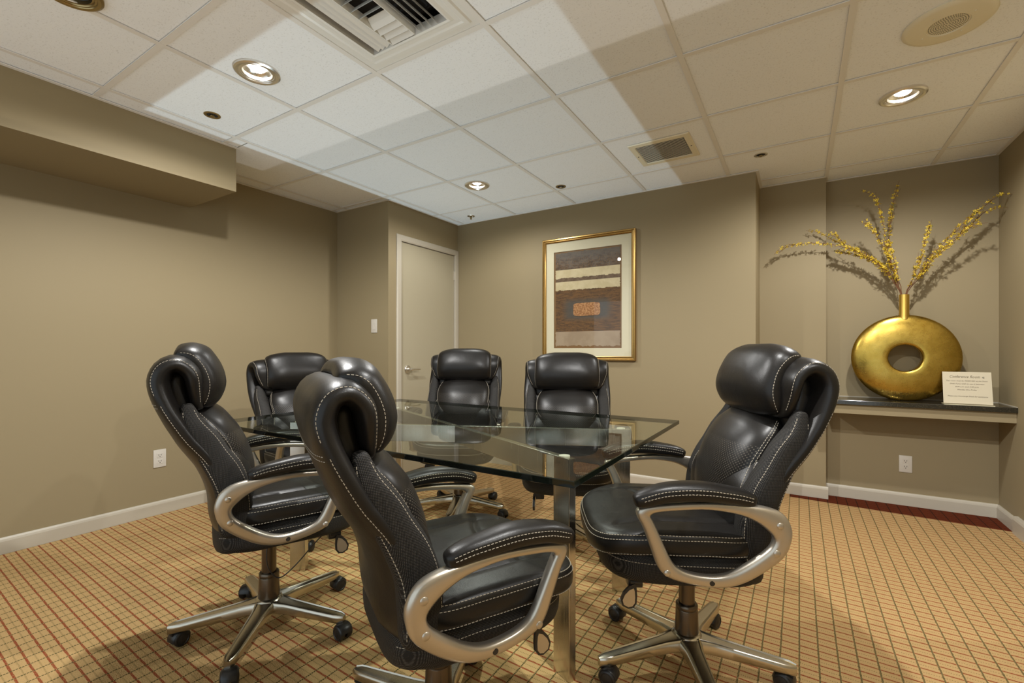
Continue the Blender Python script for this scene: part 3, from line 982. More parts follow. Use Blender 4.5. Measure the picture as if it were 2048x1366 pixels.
for key, pts in BR.items():
    rnd = random.Random('br' + key)
    p0 = Vector((VX + (pts[0][0] - VX) * .45, VY, LZ + cz + .31))
    L3 = [p0] + [Vector((VX + max(-.017, min(.017, pts[0][0] - VX)), pts[0][1], pts[0][2]))] + [Vector(p) for p in pts[1:]]
    f_ = spline(L3)
    N = 30
    cl = [f_(i / N) + Vector((rnd.uniform(-1, 1), rnd.uniform(-1, 1), rnd.uniform(-1, 1))) * (.003 if i > 4 else 0) for i in range(N + 1)]
    t = empty('forsythia_branch', p0)
    tag(t, BLAB[key], 'branch', 'forsythia branches in the gold vase')
    bm = bmesh.new()
    tube(bm, [c - p0 for c in cl], [.0026 - .0017 * i / N for i in range(N + 1)], 6)
    tips = []
    for s_ in range(12):
        i = rnd.randint(9, N - 3)
        d = (cl[min(i + 3, N)] - cl[i]).normalized()
        e = cl[i] + (d * rnd.uniform(.05, .10) + Vector((rnd.uniform(-1, 1), rnd.uniform(-.7, .7), rnd.uniform(-.6, 1))) * .022)
        if e.z > CE - .02 or e.x > XR - .02: continue
        tube(bm, [cl[i] - p0, (cl[i] + e) / 2 + Vector((0, 0, .004)) - p0, e - p0], [.0014, .0011, .0007], 5)
        tips.append((cl[i], e))
    obj('stem', bm, M['branch'], t, True)
    bm = bmesh.new(); bl = bmesh.new()
    for n_ in range(120):
        if n_ % 3 == 0 and tips:
            a, b = rnd.choice(tips); p = a.lerp(b, rnd.random())
        else:
            p = f_(rnd.uniform(.32, .985))
        p = p + Vector((rnd.uniform(-1, 1), rnd.uniform(-1, 1), rnd.uniform(-1, 1))) * .010 - p0
        if (p + p0).y > (YA if (p + p0).x > XA else YP) - .025 or (p + p0).z > CE - .03: continue
        flower(bm, p, rnd.uniform(.0085, .0135), rnd)
        if n_ % 5 == 0:
            flower(bl, p + Vector((rnd.uniform(-1, 1), rnd.uniform(-1, 1), rnd.uniform(-1, 1))) * .008, .007, rnd)
    tag(obj('blossoms', bm, M['petal'], t), kind='stuff')
    tag(obj('leaf_buds', bl, M['leaf'], t), kind='stuff')

# tent card
t = empty('notice_card', (0.905, 4.01, LZ), math.radians(-3)); tag(t, 'cream conference room notice card in a clear stand on the ledge', 'sign')
tilt = math.radians(-14)
W2, H2 = 0.113, 0.205
cardm = Matrix.Translation((0, -.03, .006)) @ Matrix.Rotation(tilt, 4, 'X')
bm = boxes(((-W2, 0, 0), (W2, .0025, H2)))
bm.transform(cardm); obj('card', bm, M['card'], t)
bm = boxes(((-W2 - .002, -.062, 0), (W2 + .002, .03, .003)))
st = obj('stand_base', bm, M['acrylic'], t)



def text(s, x, z, size, shear, width, m, parent, xf):
    cu = bpy.data.curves.new('lettering', 'FONT')
    cu.body = s; cu.size = size; cu.shear = shear; cu.align_x = 'CENTER'; cu.extrude = .00015
    cu.resolution_u = 2
    o = bpy.data.objects.new('tmp', cu); C.objects.link(o)
    bpy.context.view_layer.update()
    dg = bpy.context.evaluated_depsgraph_get()
    me = bpy.data.meshes.new_from_object(o.evaluated_get(dg))
    bpy.data.objects.remove(o)
    xs_ = [v_.co.x for v_ in me.vertices]
    sx = width / (max(xs_) - min(xs_))
    cxm = (max(xs_) + min(xs_)) / 2
    for v_ in me.vertices:
        v_.co = xf @ Vector(((v_.co.x - cxm) * sx + x, -.0005 - v_.co.z, v_.co.y + z))
    me.materials.clear()
    return link('lettering', me, m, parent)


text('Conference Room', -.008, .166, .024, .35, .140, M['ink'], t, cardm)
for s, z, wd in (('This room must be RESERVED at the Front', .143, .190), ('Desk if you wish to use it between', .124, .158), ('8:00 a.m. and 5:00 p.m.', .105, .108),
                 ('Monday thru Friday', .086, .090), ('Please see Concierge Desk for assistance', .044, .184)):
    text(s, 0, z, .011, .25, wd, M['ink'], t, cardm)
bm = bmesh.new()
for k_ in range(14):                                 # the little round emblem after the heading
    a0, a1 = PI * .75 + k_ * .24, PI * .75 + (k_ + 1) * .24
    w0, w1 = .0006 + .0022 * math.sin(PI * k_ / 14), .0006 + .0022 * math.sin(PI * (k_ + 1) / 14)
    q = [((.006 - w0) * math.cos(a0), (.006 - w0) * math.sin(a0)), (.006 * math.cos(a0), .006 * math.sin(a0)), (.006 * math.cos(a1), .006 * math.sin(a1)), ((.006 - w1) * math.cos(a1), (.006 - w1) * math.sin(a1))]
    bm.faces.new([bm.verts.new((.077 + x, -.0006, .172 + z)) for x, z in q])
bm.faces.new([bm.verts.new((.077 + .0014 + .0028 * math.cos(a * .52), -.0006, .173 + .0022 * math.sin(a * .52))) for a in range(12)])
bm.transform(cardm); obj('emblem', bm, M['slot'], t)

# ------------------------------------------------------------------ glass conference table
TX0, TX1, TY0, TY1 = -2.345, -0.487, 1.085, 2.300
t = empty('conference_table', (-1.416, 1.69, 0)); tag(t, 'rectangular glass conference table on crossed steel legs amid the six chairs', 'table')
t0 = t.location.copy()
def rel(p): return (p[0] - t0.x, p[1] - t0.y, p[2])
bm = bmesh.new()
GT = .019
def glass_slab():
    bm = bmesh.new()
    e = .002
    a = [(TX0 + e, TY0 + e), (TX1 - e, TY0 + e), (TX1 - e, TY1 - e), (TX0 + e, TY1 - e)]
    b = [(TX0, TY0), (TX1, TY0), (TX1, TY1), (TX0, TY1)]
    zs = [(a, GLASS_TOP), (b, GLASS_TOP - e), (b, GLASS_TOP - GT + e), (a, GLASS_TOP - GT)]
    vs = [[bm.verts.new(rel((x, y, z))) for x, y in r_] for r_, z in zs]
    bm.faces.new(vs[0]).material_index = 0
    bm.faces.new(vs[-1][::-1]).material_index = 0
    for p, q in zip(vs, vs[1:]):
        for k_ in range(4):
            f = bm.faces.new((p[k_], q[k_], q[(k_ + 1) % 4], p[(k_ + 1) % 4])); f.material_index = 1
    return bm
gt = obj('glass_top', glass_slab(), None, t)
gt.data.materials.append(M['glass']); gt.data.materials.append(M['glass_edge'])
LEGS = [(-2.120, 1.395), (-0.690, 2.050), (-0.672, 1.415), (-2.120, 2.050)]
LTOP = GLASS_TOP - GT - .004
def bar_axis(p, q): return math.atan2(q[1] - p[1], q[0] - p[0])
for a_, b_ in ((0, 1), (2, 3)):
    p, q = LEGS[a_], LEGS[b_]
    ang = bar_axis(p, q)
    for e in (p, q):
        bm = boxes(((-.040, -.015, 0), (.040, .015, LTOP)), bev=.002)
        bm.transform(Matrix.Translation(rel((*e, 0))) @ Matrix.Rotation(ang, 4, 'Z'))
        lg = obj('leg', bm, M['steel'], t)
        bm = bmesh.new(); lathe(bm, [(.019, 0), (.019, .0038), (0, .0038)], 20, Matrix.Translation(rel((*e, LTOP))))
        obj('glass_pad', bm, M['white_plastic'], lg)
    L = math.hypot(q[0] - p[0], q[1] - p[1])
    mid = ((p[0] + q[0]) / 2, (p[1] + q[1]) / 2)
    if a_ == 0:
        bm = boxes(((-L / 2 + .041, -.0145, LTOP - .080), (L / 2 - .041, .0145, LTOP)), bev=.002)
        bm.transform(Matrix.Translation(rel((*mid, 0))) @ Matrix.Rotation(ang, 4, 'Z'))
        obj('cross_rail', bm, M['steel'], t)
    else:
        for lo, hi in ((-L / 2 + .041, -.020), (.020, L / 2 - .041)):
            bm = boxes(((lo, -.0145, LTOP - .080), (hi, .0145, LTOP)), bev=.002)
            bm.transform(Matrix.Translation(rel((*mid, 0))) @ Matrix.Rotation(ang, 4, 'Z'))
            obj('cross_rail', bm, M['steel'], t)


# ------------------------------------------------------------------ executive chairs (x forward, y left, z up)
def sg(c, e): return math.copysign(abs(c) ** e, c)


class Cushion:
    """closed stuffed form swept along a profile in the x-z plane at side offset y0"""
    def __init__(s, pts, width, thick, e1=.55, e2=.75, pk=5.0, pw=9.0, y0=0.0, sag=0.0, shift=None, puff=0.0, seed=0.0, wr=.0016, groove=0.0):
        s.f = spline([(x, 0, z) for x, z in pts])
        s.w = lerp_table(width); s.t = lerp_table(thick)
        s.e1, s.e2, s.pk, s.pw, s.y0, s.sag, s.puff, s.seed, s.wr = e1, e2, pk, pw, y0, sag, puff, seed, wr
        s.groove = groove
        s.shift = shift or (lambda u, yy: 0.0)

    def frame(s, u):
        p = s.f(u); d = (s.f(min(u + .01, 1)) - s.f(max(u - .01, 0))).normalized()
        n = Vector((d.z, 0, -d.x))                 # to the sitter's side for a path running upward
        return p, d, n

    def P(s, u, phi, off=0.0):
        k_ = max(1e-6, 1 - abs(2 * u - 1) ** s.pk) ** (1 / s.pk * 1.6)
        kw = max(1e-6, 1 - abs(2 * u - 1) ** s.pw) ** (1 / s.pw * 1.2)
        p, d, n = s.frame(u)
        c_, s_ = math.cos(phi), math.sin(phi)
        yn = sg(c_, s.e1)
        h = s.t(u) / 2 * k_ * sg(s_, s.e2)
        if s.groove and .04 < u < .97: h *= 1 - .16 * math.exp(-((abs(c_) - s.groove) / .02) ** 2) * (1 if s_ < 0 else 0)
        y = s.w(u) / 2 * kw * yn
        q = p + n * h + Vector((0, y + s.y0, 0)) + n * (s.shift(u, yn) - s.sag * yn * yn)
        if s.puff: q += n * s.puff * max(0, s_) * (1 - yn * yn) * k_
        if s.wr:
            v = Vector((q.x * 13, q.y * 13, q.z * 13 + s.seed))
            edge = 1 - min(1.0, abs(s_) * 1.6)
            pk_ = math.sin(u * 150 + 6 * noise.noise(v * .5)) * .0008 * edge * edge
            q += n * (s.wr * noise.noise(v) * (1.4 if s_ > 0 else 1.0) * k_ + pk_ * 0.6)
        return q

    def mesh(s, nu=44, nv=40):
        bm = bmesh.new()
        us = [.5 - .5 * math.cos(PI * i / nu) for i in range(nu + 1)]
        us[0], us[-1] = .0006, .9994
        rings = []
        for u in us:
            rings.append([s.P(u, 2 * PI * (k_ + .5) / nv) for k_ in range(nv)])
        loft(bm, rings, True, True)
        bmesh.ops.recalc_face_normals(bm, faces=bm.faces)
        return bm

    def seam(s, bm, pars, dash=.0062, gap=.0032, r=.0010, lift=.0006):
        """a row of stitches along the (u, phi) path"""
        pts = []
        m_ = 90
        for (a, b) in zip(pars, pars[1:]):
            for i in range(m_):
                f_ = i / m_
                pts.append(s.P(a[0] + (b[0] - a[0]) * f_, a[1] + (b[1] - a[1]) * f_))
        pts.append(s.P(*pars[-1]))
        ctr = sum(pts, Vector()) / len(pts)
        ax = [s.f(a[0]) + Vector((0, s.y0, 0)) for a in pars]
        stitch_line(bm, pts, dash, gap, r, lambda q: None, s)


def stitch_line(bm, pts, dash, gap, r, nf=None, cu=None):
    acc = 0.0
    seg = []
    on = True
    cur = [pts[0]]
    lim = dash
    for a, b in zip(pts, pts[1:]):
        L = (b - a).length
        pos = 0.0
        while acc + (L - pos) >= lim:
            pos += lim - acc
            q = a.lerp(b, min(1, pos / max(L, 1e-9)))
            if on:
                seg.append((cur[0], q))
            cur = [q]; on = not on; lim = dash if on else gap; acc = 0.0
        acc += L - pos
    for a, b in seg:
        d = (b - a)
        if d.length < 1e-5: continue
        d.normalize()
        u = d.cross(Vector((.31, .87, .39))).normalized(); w_ = d.cross(u)
        va = [bm.verts.new(a + u * r * x + w_ * r * y) for x, y in ((1, 0), (0, 1), (-1, 0), (0, -1))]
        vb = [bm.verts.new(b + u * r * x + w_ * r * y) for x, y in ((1, 0), (0, 1), (-1, 0), (0, -1))]
        for k_ in range(4): bm.faces.new((va[k_], vb[k_], vb[(k_ + 1) % 4], va[(k_ + 1) % 4]))


def cushion_part(name, cu, m, parent, seams=(), nu=44, nv=40, label=None):
    o = obj(name, cu.mesh(nu, nv), m, parent, True)
    if label: o['label'] = label
    if seams:
        bm = bmesh.new()
        for sm_ in seams: cu.seam(bm, sm_)
        tag(obj('stitching', bm, M['thread'], o), kind='stuff')
    return o


def arm_frame(side):
    """closed metal loop: outer and inner outline in the x-z plane, rounded section between them"""
    outer = [(.262, .640), (.235, .652), (.16, .662), (.06, .668), (-.04, .664), (-.105, .655), (-.140, .636), (-.158, .600), (-.158, .565), (-.142, .522), (-.098, .480), (-.045, .444),
             (.005, .425), (.06, .422), (.12, .430), (.175, .446), (.203, .475), (.224, .530), (.246, .590), (.262, .620)]
    inner = [(.224, .624), (.205, .634), (.15, .641), (.07, .646), (-.01, .636), (-.060, .617), (-.092, .594), (-.110, .573), (-.108, .553), (-.094, .534), (-.062, .507), (-.022, .479),
             (.015, .461), (.055, .455), (.105, .460), (.142, .473), (.164, .495), (.186, .540), (.206, .585), (.218, .610)]
    fo, fi = spline([(x, 0, z) for x, z in outer], True), spline([(x, 0, z) for x, z in inner], True)
    lo, li = outer, inner
    N = 72
    rings = []
    def ycen(x, z): return side * (.288 + .022 * min(1, max(0, (.26 - x) / .40)) - .012 * max(0, (.62 - z) / .2))
    def at(pts, i):          # both outlines share their corner numbering
        n = len(pts); t_ = i / N * n; j = int(t_) % n; u = t_ - int(t_)
        p0, p1, p2, p3 = (Vector((*pts[(j + d) % n], 0)) for d in (-1, 0, 1, 2))
        return .5 * ((2 * p1) + (p2 - p0) * u + (2 * p0 - 5 * p1 + 4 * p2 - p3) * u * u + (3 * p1 - p0 - 3 * p2 + p3) * u ** 3)
    for i in range(N):
        a, b = at(outer, i), at(inner, i)
        c_ = (a + b) / 2; h = (a - b) / 2
        hw = .0165
        r_ = []
        for k_ in range(14):
            ph = 2 * PI * k_ / 14
            q = c_ + h * sg(math.cos(ph), .62)
            r_.append(Vector((q.x, ycen(q.x, q.y) + hw * sg(math.sin(ph), .7), q.y)))
        rings.append(r_)
    bm = bmesh.new()
    vs = [[bm.verts.new(p) for p in r_] for r_ in rings]
    for i in range(N):
        for k_ in range(14):
            bm.faces.new((vs[i][k_], vs[(i + 1) % N][k_], vs[(i + 1) % N][(k_ + 1) % 14], vs[i][(k_ + 1) % 14]))
    bmesh.ops.recalc_face_normals(bm, faces=bm.faces)
    return bm, ycen


def arm_pad_cushion(side):
    c = Cushion([(-.066, .670), (.0, .686), (.10, .697), (.19, .690), (.272, .664)], [(0, .062), (.5, .078), (1, .066)], [(0, .046), (.5, .052), (1, .050)],
                e1=.75, e2=.7, pk=7, pw=5, y0=side * .298, wr=.0008, seed=side)
    c.frame_ = c.frame
    def frame(u):
        p = c.f(u); d = (c.f(min(u + .01, 1)) - c.f(max(u - .01, 0))).normalized()
        return p, d, Vector((-d.z, 0, d.x))
    c.frame = frame
    y_in = side * .010
    c.shift = lambda u, yy: 0.0
    base_P = c.P
    return c


def caster_mesh(mtx, swivel):
    bm = bmesh.new()
    lathe(bm, [(.006, .075), (.006, .052), (0, .052)], 12, mtx)
    q = mtx @ Matrix.Rotation(swivel, 4, 'Z') @ Matrix.Translation((-.018, 0, .0275))
    for s_ in (-1, 1):                                # twin wheels
        mx = q @ Matrix.Translation((0, s_ * .016, 0)) @ Matrix.Rotation(s_ * -PI / 2, 4, 'X')
        lathe(bm, [(0, -.010), (.024, -.010), (.0272, -.006), (.0272, .007), (.024, .0105), (.020, .0112), (.018, .0095), (.006, .012), (0, .0125)], 26, mx)
    rings = []                                        # hood over the wheels
    for i in range(11):
        a = -.2 + (PI + .1) * i / 10
        ro, ri = .0315, .0285
        hw = .023
        d = Vector((math.cos(a), 0, math.sin(a)))
        rings.append([q @ (d * ro + Vector((0, -hw * .8, 0))), q @ (d * ro + Vector((0, hw * .8, 0))), q @ (d * ri + Vector((0, hw, 0))), q @ (d * ri + Vector((0, -hw, 0)))])
    loft(bm, rings)
    box_m = bmesh.new(); box(box_m, (.006, -.010, .018), (.030, .010, .040), .003)
    me_ = bpy.data.meshes.new('t'); box_m.transform(q); box_m.to_mesh(me_); box_m.free(); bm.from_mesh(me_); bpy.data.meshes.remove(me_)
    bmesh.ops.recalc_face_normals(bm, faces=bm.faces)
    return bm


HX = 0.025            # the gas cylinder stands a little ahead of the chair's own origin


def add_lever(t, side):
    """height lever: black block on a stub with a hanging paddle"""
    bm = bmesh.new()
    y = side * .1475
    box(bm, (.215, y - .0225, .352), (.262, y + .0225, .402), .006)
    tube(bm, [(.232, y, .425), (.232, y, .395)], .010, 10)
    tube(bm, [(.220, y + side * .0245, .374), (.256, y + side * .0245, .374)], .010, 12)
    lv = obj('lever', bm, M['black'], t, True)
    out = [(.0, .062), (.012, .05), (.021, .028), (.022, .008), (.012, -.006), (-.006, -.008), (-.018, .0), (-.022, .014), (-.016, .034), (-.007, .054)]
    rot = Matrix.Translation((.262, side * .178, .305)) @ Matrix.Rotation(-.35, 4, 'Y')
    for nm, sx, hw, m in (('paddle_rim', 1.15, .005, 'black'), ('paddle', .86, .0065, 'silver')):
        bm = bmesh.new()
        pts = [(.005 + x * sx, z * sx + .012 * (1 - sx)) for x, z in out]
        a = [bm.verts.new(rot @ Vector((x, -hw, z))) for x, z in pts]; b = [bm.verts.new(rot @ Vector((x, hw, z))) for x, z in pts]
        n = len(pts)
        for i in range(n): bm.faces.new((a[i], a[(i + 1) % n], b[(i + 1) % n], b[i]))
        bm.faces.new(a); bm.faces.new(b)
        bmesh.ops.recalc_face_normals(bm, faces=bm.faces)
        obj(nm, bm, M[m], lv)


def make_chair():
    t = empty('office_chair')
    # --- back: one padded slab that runs up and rolls over the top
    back = [(-.124, .408), (-.150, .50), (-.160, .60), (-.190, .69), (-.245, .79), (-.290, .90), (-.309, .985), (-.292, 1.032), (-.256, 1.043), (-.222, 1.012), (-.212, .95), (-.206, .885)]
    sh = Cushion(back, [(0, .42), (.10, .49), (.3, .52), (.55, .54), (.72, .53), (.86, .505), (1, .45)], [(0, .055), (.2, .058), (.5, .066), (.72, .072), (.85, .062), (1, .046)],
                 e1=.42, e2=.8, pk=16, pw=14, seed=3.1, wr=.0012,
                 shift=lambda u, yy: .036 * abs(yy) ** 2.0 * (lambda f: f * f * (3 - 2 * f))(min(1, max(0, (.74 - u) / .45))))
    cushion_part('backrest', sh, M['leather'], t,
                 [[(.03, -.22), (.35, -.24), (.62, -.24)], [(.03, PI + .22), (.35, PI + .24), (.62, PI + .24)],
                  [(.66, -.33), (.74, -.40), (.97, -.42)], [(.66, PI + .33), (.74, PI + .40), (.97, PI + .42)],
                  [(.625, -.45), (.635, -PI / 2), (.625, -PI + .45)], [(.612, -.45), (.622, -PI / 2), (.612, -PI + .45)]], 96, 44)
    ln = Cushion([(-.235, .84), (-.252, .90), (-.264, .96), (-.262, 1.02)], .40, [(0, .06), (.5, .075), (1, .05)], e1=.3, e2=.6, pk=8, pw=12, wr=0)
    cushion_part('inner_lining', ln, M['leather'], t, (), 16, 20)
    # --- mesh sided wings between the slab and the lumbar cushion
    for s_ in (-1, 1):
        wg = Cushion([(-.105, .455), (-.098, .54), (-.112, .64), (-.165, .75), (-.215, .84), (-.236, .915)], [(0, .075), (.4, .085), (.8, .07), (1, .045)], [(0, .105), (.35, .105), (.7, .090), (1, .05)],
                     e1=.7, e2=.7, pk=7, pw=8, y0=s_ * .222, seed=5 + s_, wr=.0014)
        a = 0 if s_ > 0 else PI
        cushion_part('side_bolster', wg, M['fabric'], t, [[(.06, .75 if s_ > 0 else PI - .75), (.5, .85 if s_ > 0 else PI - .85), (.95, .7 if s_ > 0 else PI - .7)], [(.06, -.75 if s_ > 0 else PI + .75), (.6, -.75 if s_ > 0 else PI + .75), (.95, -.5 if s_ > 0 else PI + .5)]], 34, 28, 'mesh sided bolster')
    # --- lower body pillow and the perforated lumbar cushion over it
    lp = Cushion([(-.105, .470), (-.078, .56), (-.082, .65), (-.118, .74), (-.168, .805)], [(0, .465), (.5, .452), (1, .36)], [(0, .08), (.5, .092), (1, .05)], e1=.5, e2=.7, pk=5, pw=7, seed=8, wr=.0016, sag=.018)
    cushion_part('body_pillow', lp, M['leather'], t, [[(.05, .40), (.55, .46), (.95, .40)], [(.05, PI - .40), (.55, PI - .46), (.95, PI - .40)], [(.05, .62), (.55, .68), (.95, .62)], [(.05, PI - .62), (.55, PI - .68), (.95, PI - .62)]], 34, 40)
    lu = Cushion([(-.092, .485), (-.078, .57), (-.082, .67), (-.112, .765), (-.165, .85), (-.200, .905)], [(0, .335), (.35, .355), (.75, .375), (1, .34)], [(0, .085), (.4, .098), (.8, .085), (1, .05)],
                 e1=.5, e2=.72, pk=5, pw=8, seed=11, wr=.0018, sag=.026, puff=.004)
    cushion_part('lumbar_cushion', lu, M['perforated'], t, [[(.05, .30), (.5, .34), (.95, .30)], [(.05, PI - .30), (.5, PI - .34), (.95, PI - .30)], [(.05, .16), (.5, .18), (.95, .16)], [(.05, PI - .16), (.5, PI - .18), (.95, PI - .16)]], 44, 44, 'perforated lumbar cushion')
    # --- headrest pillow
    hr = Cushion([(-.182, .888), (-.168, .93), (-.168, .985), (-.186, 1.04), (-.222, 1.082), (-.270, 1.095)], [(0, .385), (.3, .395), (.7, .392), (1, .365)], [(0, .060), (.35, .088), (.7, .085), (1, .055)],
                 e1=.34, e2=.72, pk=4.5, pw=12, seed=15, wr=.0030, sag=.018, puff=.006)
    cushion_part('headrest', hr, M['leather'], t, [[(.06, .20), (.5, .24), (.94, .20)], [(.06, PI - .20), (.5, PI - .24), (.94, PI - .20)], [(.06, -.16), (.5, -.2), (.94, -.16)], [(.06, PI + .16), (.5, PI + .2), (.94, PI + .16)]], 44, 48)
    # --- seat: cushion with waterfall front over a mesh sided base
    class Seat:
        def __init__(s, x0, x1, hw, zc, th, front, seed, taper=.0):
            s.x0, s.x1, s.hw, s.zc, s.th, s.front, s.seed, s.taper = x0, x1, hw, zc, th, front, seed, taper

        def P(s, r, a, up):
            """r 0..1 from the middle out, a plan angle, up -1..1 (edge profile)"""
            c_, s_ = math.cos(a), math.sin(a)
            cx_ = (s.x0 + s.x1) / 2; hx = (s.x1 - s.x0) / 2
            e_ = .62 if c_ > 0 else .38
            x = cx_ + hx * sg(c_, e_) * r
            y = s.hw * sg(s_, .55) * r * (1 - s.taper * max(0, -sg(c_, e_)))
            fx_ = max(0, (x - .16) / .24)
            z = s.zc(x) - s.front * fx_ ** 2.2 + up * s.th / 2
            return Vector((x, y, z))

        def mesh(s, crown=.014):
            bm = bmesh.new()
            n = 128
            prof = []
            for i in range(25): prof.append((.04 + .86 * i / 24, 1.0))
            for i in range(1, 8):
                b = PI / 2 - PI * i / 8
                prof.append((.90 + .10 * math.cos(b) ** .75, sg(math.sin(b), .8)))
            for i in range(4): prof.append((.90 - .27 * i, -1.0))
            rings = []
            for r, up in prof:
                rg = []
                for k_ in range(n):
                    a = 2 * PI * k_ / n
                    q = s.P(r, a, up)
                    if up > .2:
                        cr = crown * (1 - r * r)
                        gr = -.007 * math.exp(-((abs(q.y) - .165) / .010) ** 2) if q.x < .30 else 0      # channels across the top
                        gr += -.006 * math.exp(-((q.x - .165 - q.y * q.y * 1.6) / .010) ** 2) if abs(q.y) < .165 else 0
                        q.z += cr + gr * (1 if r < .86 else 0)
                    q += Vector((0, 0, 1)) * .0022 * noise.noise(Vector((q.x * 12, q.y * 12, s.seed)))
                    rg.append(q)
                rings.append(rg)
            loft(bm, rings)
            bmesh.ops.recalc_face_normals(bm, faces=bm.faces)
            return bm

        def ring(s, bm, up, a0=0, a1=2 * PI, crown=.014):
            sb_ = abs(up) ** 1.25
            r = .90 + .10 * math.sqrt(1 - sb_ * sb_) ** .75
            pts = [s.P(r * 1.0025, a0 + (a1 - a0) * i / 240, up) + Vector((0, 0, (crown * (1 - r * r) if up > .2 else 0) + .0022 * noise.noise(Vector((s.P(r, a0 + (a1 - a0) * i / 240, up).x * 12, s.P(r, a0 + (a1 - a0) * i / 240, up).y * 12, s.seed))))) for i in range(241)]
            stitch_line(bm, pts, .0062, .0032, .0010)
    st_ = Seat(-.150, .385, .268, lambda x: .520 + .004 * math.sin(x * 8), .072, .030, 21)
    so = obj('seat_cushion', st_.mesh(), M['leather'], t, True)
    bm = bmesh.new()
    st_.ring(bm, .80, -2.3, 2.3); st_.ring(bm, .50, -2.3, 2.3); st_.ring(bm, -.72, -2.3, 2.3)
    tag(obj('stitching', bm, M['thread'], so), kind='stuff')
    sb = Seat(-.165, .345, .250, lambda x: .440 + .02 * max(0, x) - (.018 if x < -.1 else 0) * (-x - .1) / .06, .098, .010, 25)
    so = obj('seat_base', sb.mesh(0), M['fabric'], t, True); so['label'] = 'mesh covered lower seat'
    bm = bmesh.new(); sb.ring(bm, .35, -2.5, 2.5, 0); tag(obj('stitching', bm, M['thread'], so), kind='stuff')
    # --- armrests
    for s_ in (-1, 1):
        bm, yc = arm_frame(s_)
        af = obj('armrest', bm, M['silver'], t, True)
        pd = arm_pad_cushion(s_)
        o = obj('arm_pad', pd.mesh(40, 28), M['leather'], af, True)
        bm = bmesh.new()
        for ph in (.30, PI - .30, .0, PI): pd.seam(bm, [(.05, ph), (.5, ph), (.95, ph)])
        tag(obj('stitching', bm, M['thread'], af), kind='stuff')
        for (x, z) in ((-.122, .610), (-.116, .532), (.178, .462), (.055, .438)):
            bm = bmesh.new()
            mx = Matrix.Translation((x, yc(x, z) + s_ * .0135, z)) @ Matrix.Rotation(-s_ * PI / 2, 4, 'X')
            lathe(bm, [(.0095, 0), (.0095, .0035), (.0075, .0055), (0, .006)] if x != .055 else [(.0075, 0), (.0075, .0032), (0, .0034)], 18, mx)
            obj('bolt_cap', bm, M['silver' if x != .055 else 'black'], af, True)
    # --- underside mechanism, lever and paddle
    bm = boxes(((HX - .09, -.075, .372), (HX + .11, .075, .402)), ((HX - .035, -.04, .352), (HX + .05, .04, .376)), bev=.006)
    bx_ = bmesh.new()
    for s_ in (-1, 1): box(bx_, (.03, s_ * .27 - .012 if s_ > 0 else -.282, .392), (.075, .282 if s_ > 0 else -.258, .428), .002)
    bx_.free()
    obj('tilt_mechanism', bm, M['black'], t, True)
    add_lever(t, -1)
    # --- gas lift
    bm = bmesh.new()
    lathe(bm, [(.0, .36), (.0265, .36), (.0265, .17), (0, .17)], 36, Matrix.Translation((HX, 0, 0)))
    obj('gas_cylinder', bm, M['cylinder'], t, True)
    return t


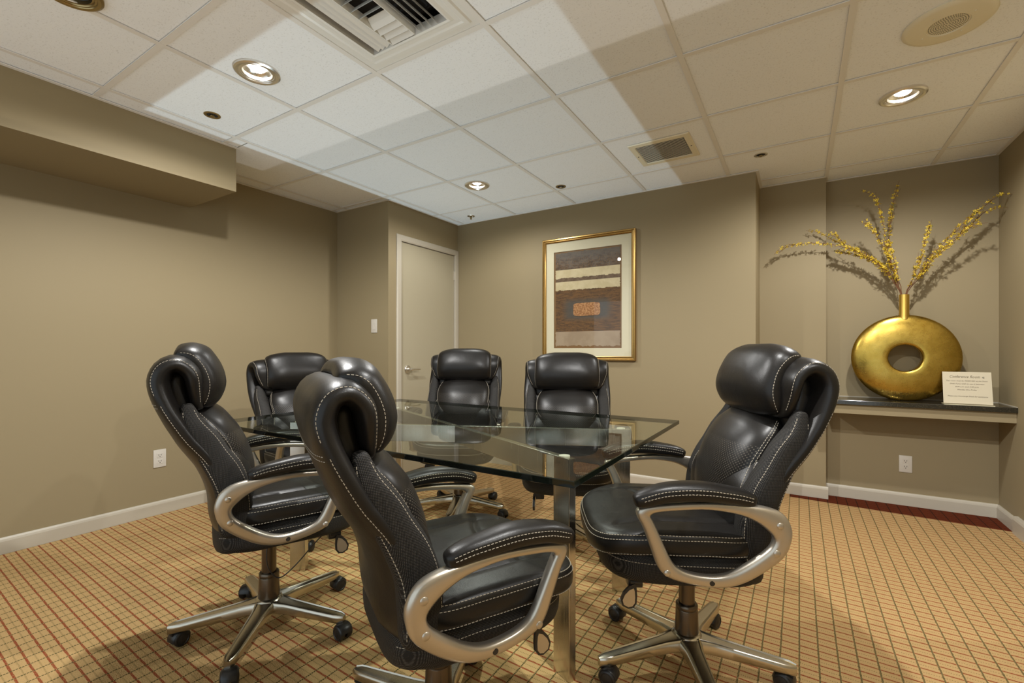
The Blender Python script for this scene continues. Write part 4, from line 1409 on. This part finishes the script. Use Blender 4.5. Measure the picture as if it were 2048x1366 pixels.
def make_base(t, rot, swv, dz):
    """five-legged base with casters, turned on its own"""
    bm = bmesh.new()
    lathe(bm, [(0, .070), (.048, .070), (.054, .078), (.053, .108), (.046, .120), (.038, .124), (0, .124)], 40, Matrix.Translation((HX, 0, -dz)))
    obj('base_hub', bm, M['alloy'], t, True)
    bm = bmesh.new()
    lathe(bm, [(.0, .221), (.033, .221), (.0365, .217), (.0365, .205), (.0355, .203), (.0365, .200), (.039, .118), (.0, .118)], 36, Matrix.Translation((HX, 0, -dz)))
    obj('cylinder_sleeve', bm, M['cylinder'], t, True)
    for k_ in range(5):
        a = rot + k_ * 2 * PI / 5
        R = Matrix.Translation((HX, 0, -dz)) @ Matrix.Rotation(a, 4, 'Z')
        rings = []
        NN = 16
        for i in range(NN + 1):
            u = i / NN
            r_ = .030 + .300 * u
            wd = .031 - .010 * u - (.0 if u < .9 else .011 * ((u - .9) / .1) ** 2) + .010 * max(0, .2 - u) / .2
            zt = .120 - .034 * u ** 0.9
            ht = .045 - .016 * u
            if u > .94: zt -= .002
            zb = zt - ht
            lip, gr = .72, .0035
            sec = [(-wd, zb + .006), (-wd * .8, zb), (wd * .8, zb), (wd, zb + .006), (wd, zt - .010), (wd * .86, zt - .002), (wd * lip, zt), (wd * (lip - .10), zt - gr), (0, zt - gr + .0016), (-wd * (lip - .10), zt - gr), (-wd * lip, zt), (-wd * .86, zt - .002), (-wd, zt - .010)]
            if u > .93: sec = [(y, z if z < zt - .0005 - gr else z) for y, z in sec]
            rings.append([R @ Vector((r_, y, z)) for y, z in sec])
        bm = bmesh.new(); loft(bm, rings)
        bmesh.ops.recalc_face_normals(bm, faces=bm.faces)
        lg = obj('leg', bm, M['alloy'], t, True)
        bm = caster_mesh(R @ Matrix.Translation((.312, 0, 0)), swv[k_])
        obj('caster', bm, M['rubber'], lg, True)


def copy_tree(o, parent=None):
    c = o.copy(); C.objects.link(c)
    if parent is not None: c.parent = parent
    for ch in list(o.children): copy_tree(ch, c)
    return c


proto = make_chair()
CHAIRS = [  # x, y, facing, base turn (world), seat height change, label
    (-0.309, 1.693, 209.5, 10, 0.0, 'black leather office chair pulled up to the table end nearest the gold vase'),
    (-1.795, 1.022, 65, 20, 0.006, 'black leather office chair with a thin black cable looping under its seat'),
    (-0.888, 0.988, 60.5, 40, -0.040, 'nearest black leather office chair, its back to the viewer, under the table edge'),
    (-2.52, 1.75, -9, 30, -0.035, 'black leather office chair at the far left table end near the light switch wall'),
    (-1.975, 2.50, -61, 8, -0.008, 'black leather office chair behind the glass table in front of the white door'),
    (-1.13, 2.42, -64, 50, -0.035, 'black leather office chair behind the glass table in front of the framed picture'),
]
roots = []
for i, (x, y, a, b, dz, lab) in enumerate(CHAIRS):
    o = proto if i == 0 else copy_tree(proto)
    roots.append(o)
for i, (x, y, a, b, dz, lab) in enumerate(CHAIRS):
    o = roots[i]
    o.location = (x, y, dz); o.rotation_euler = (0, 0, math.radians(a))
    tag(o, lab, 'chair', 'executive chairs around the table')
    rnd = random.Random(i + 3)
    make_base(o, math.radians(b - a), [rnd.uniform(-.8, .8) + PI * (rnd.random() < .4) for _ in range(5)], dz)
add_lever(roots[0], 1)
bm = bmesh.new()                                       # the loose cable under the one chair
f_ = spline([(.02, -.052, .37), (.012, -.062, .33), (.015, -.072, .26), (.05, -.085, .215), (.10, -.10, .25), (.17, -.12, .33), (.22, -.14, .385)])
tube(bm, [f_(i / 40) for i in range(41)], .0022, 7)
obj('cable', bm, M['black'], roots[1], True)
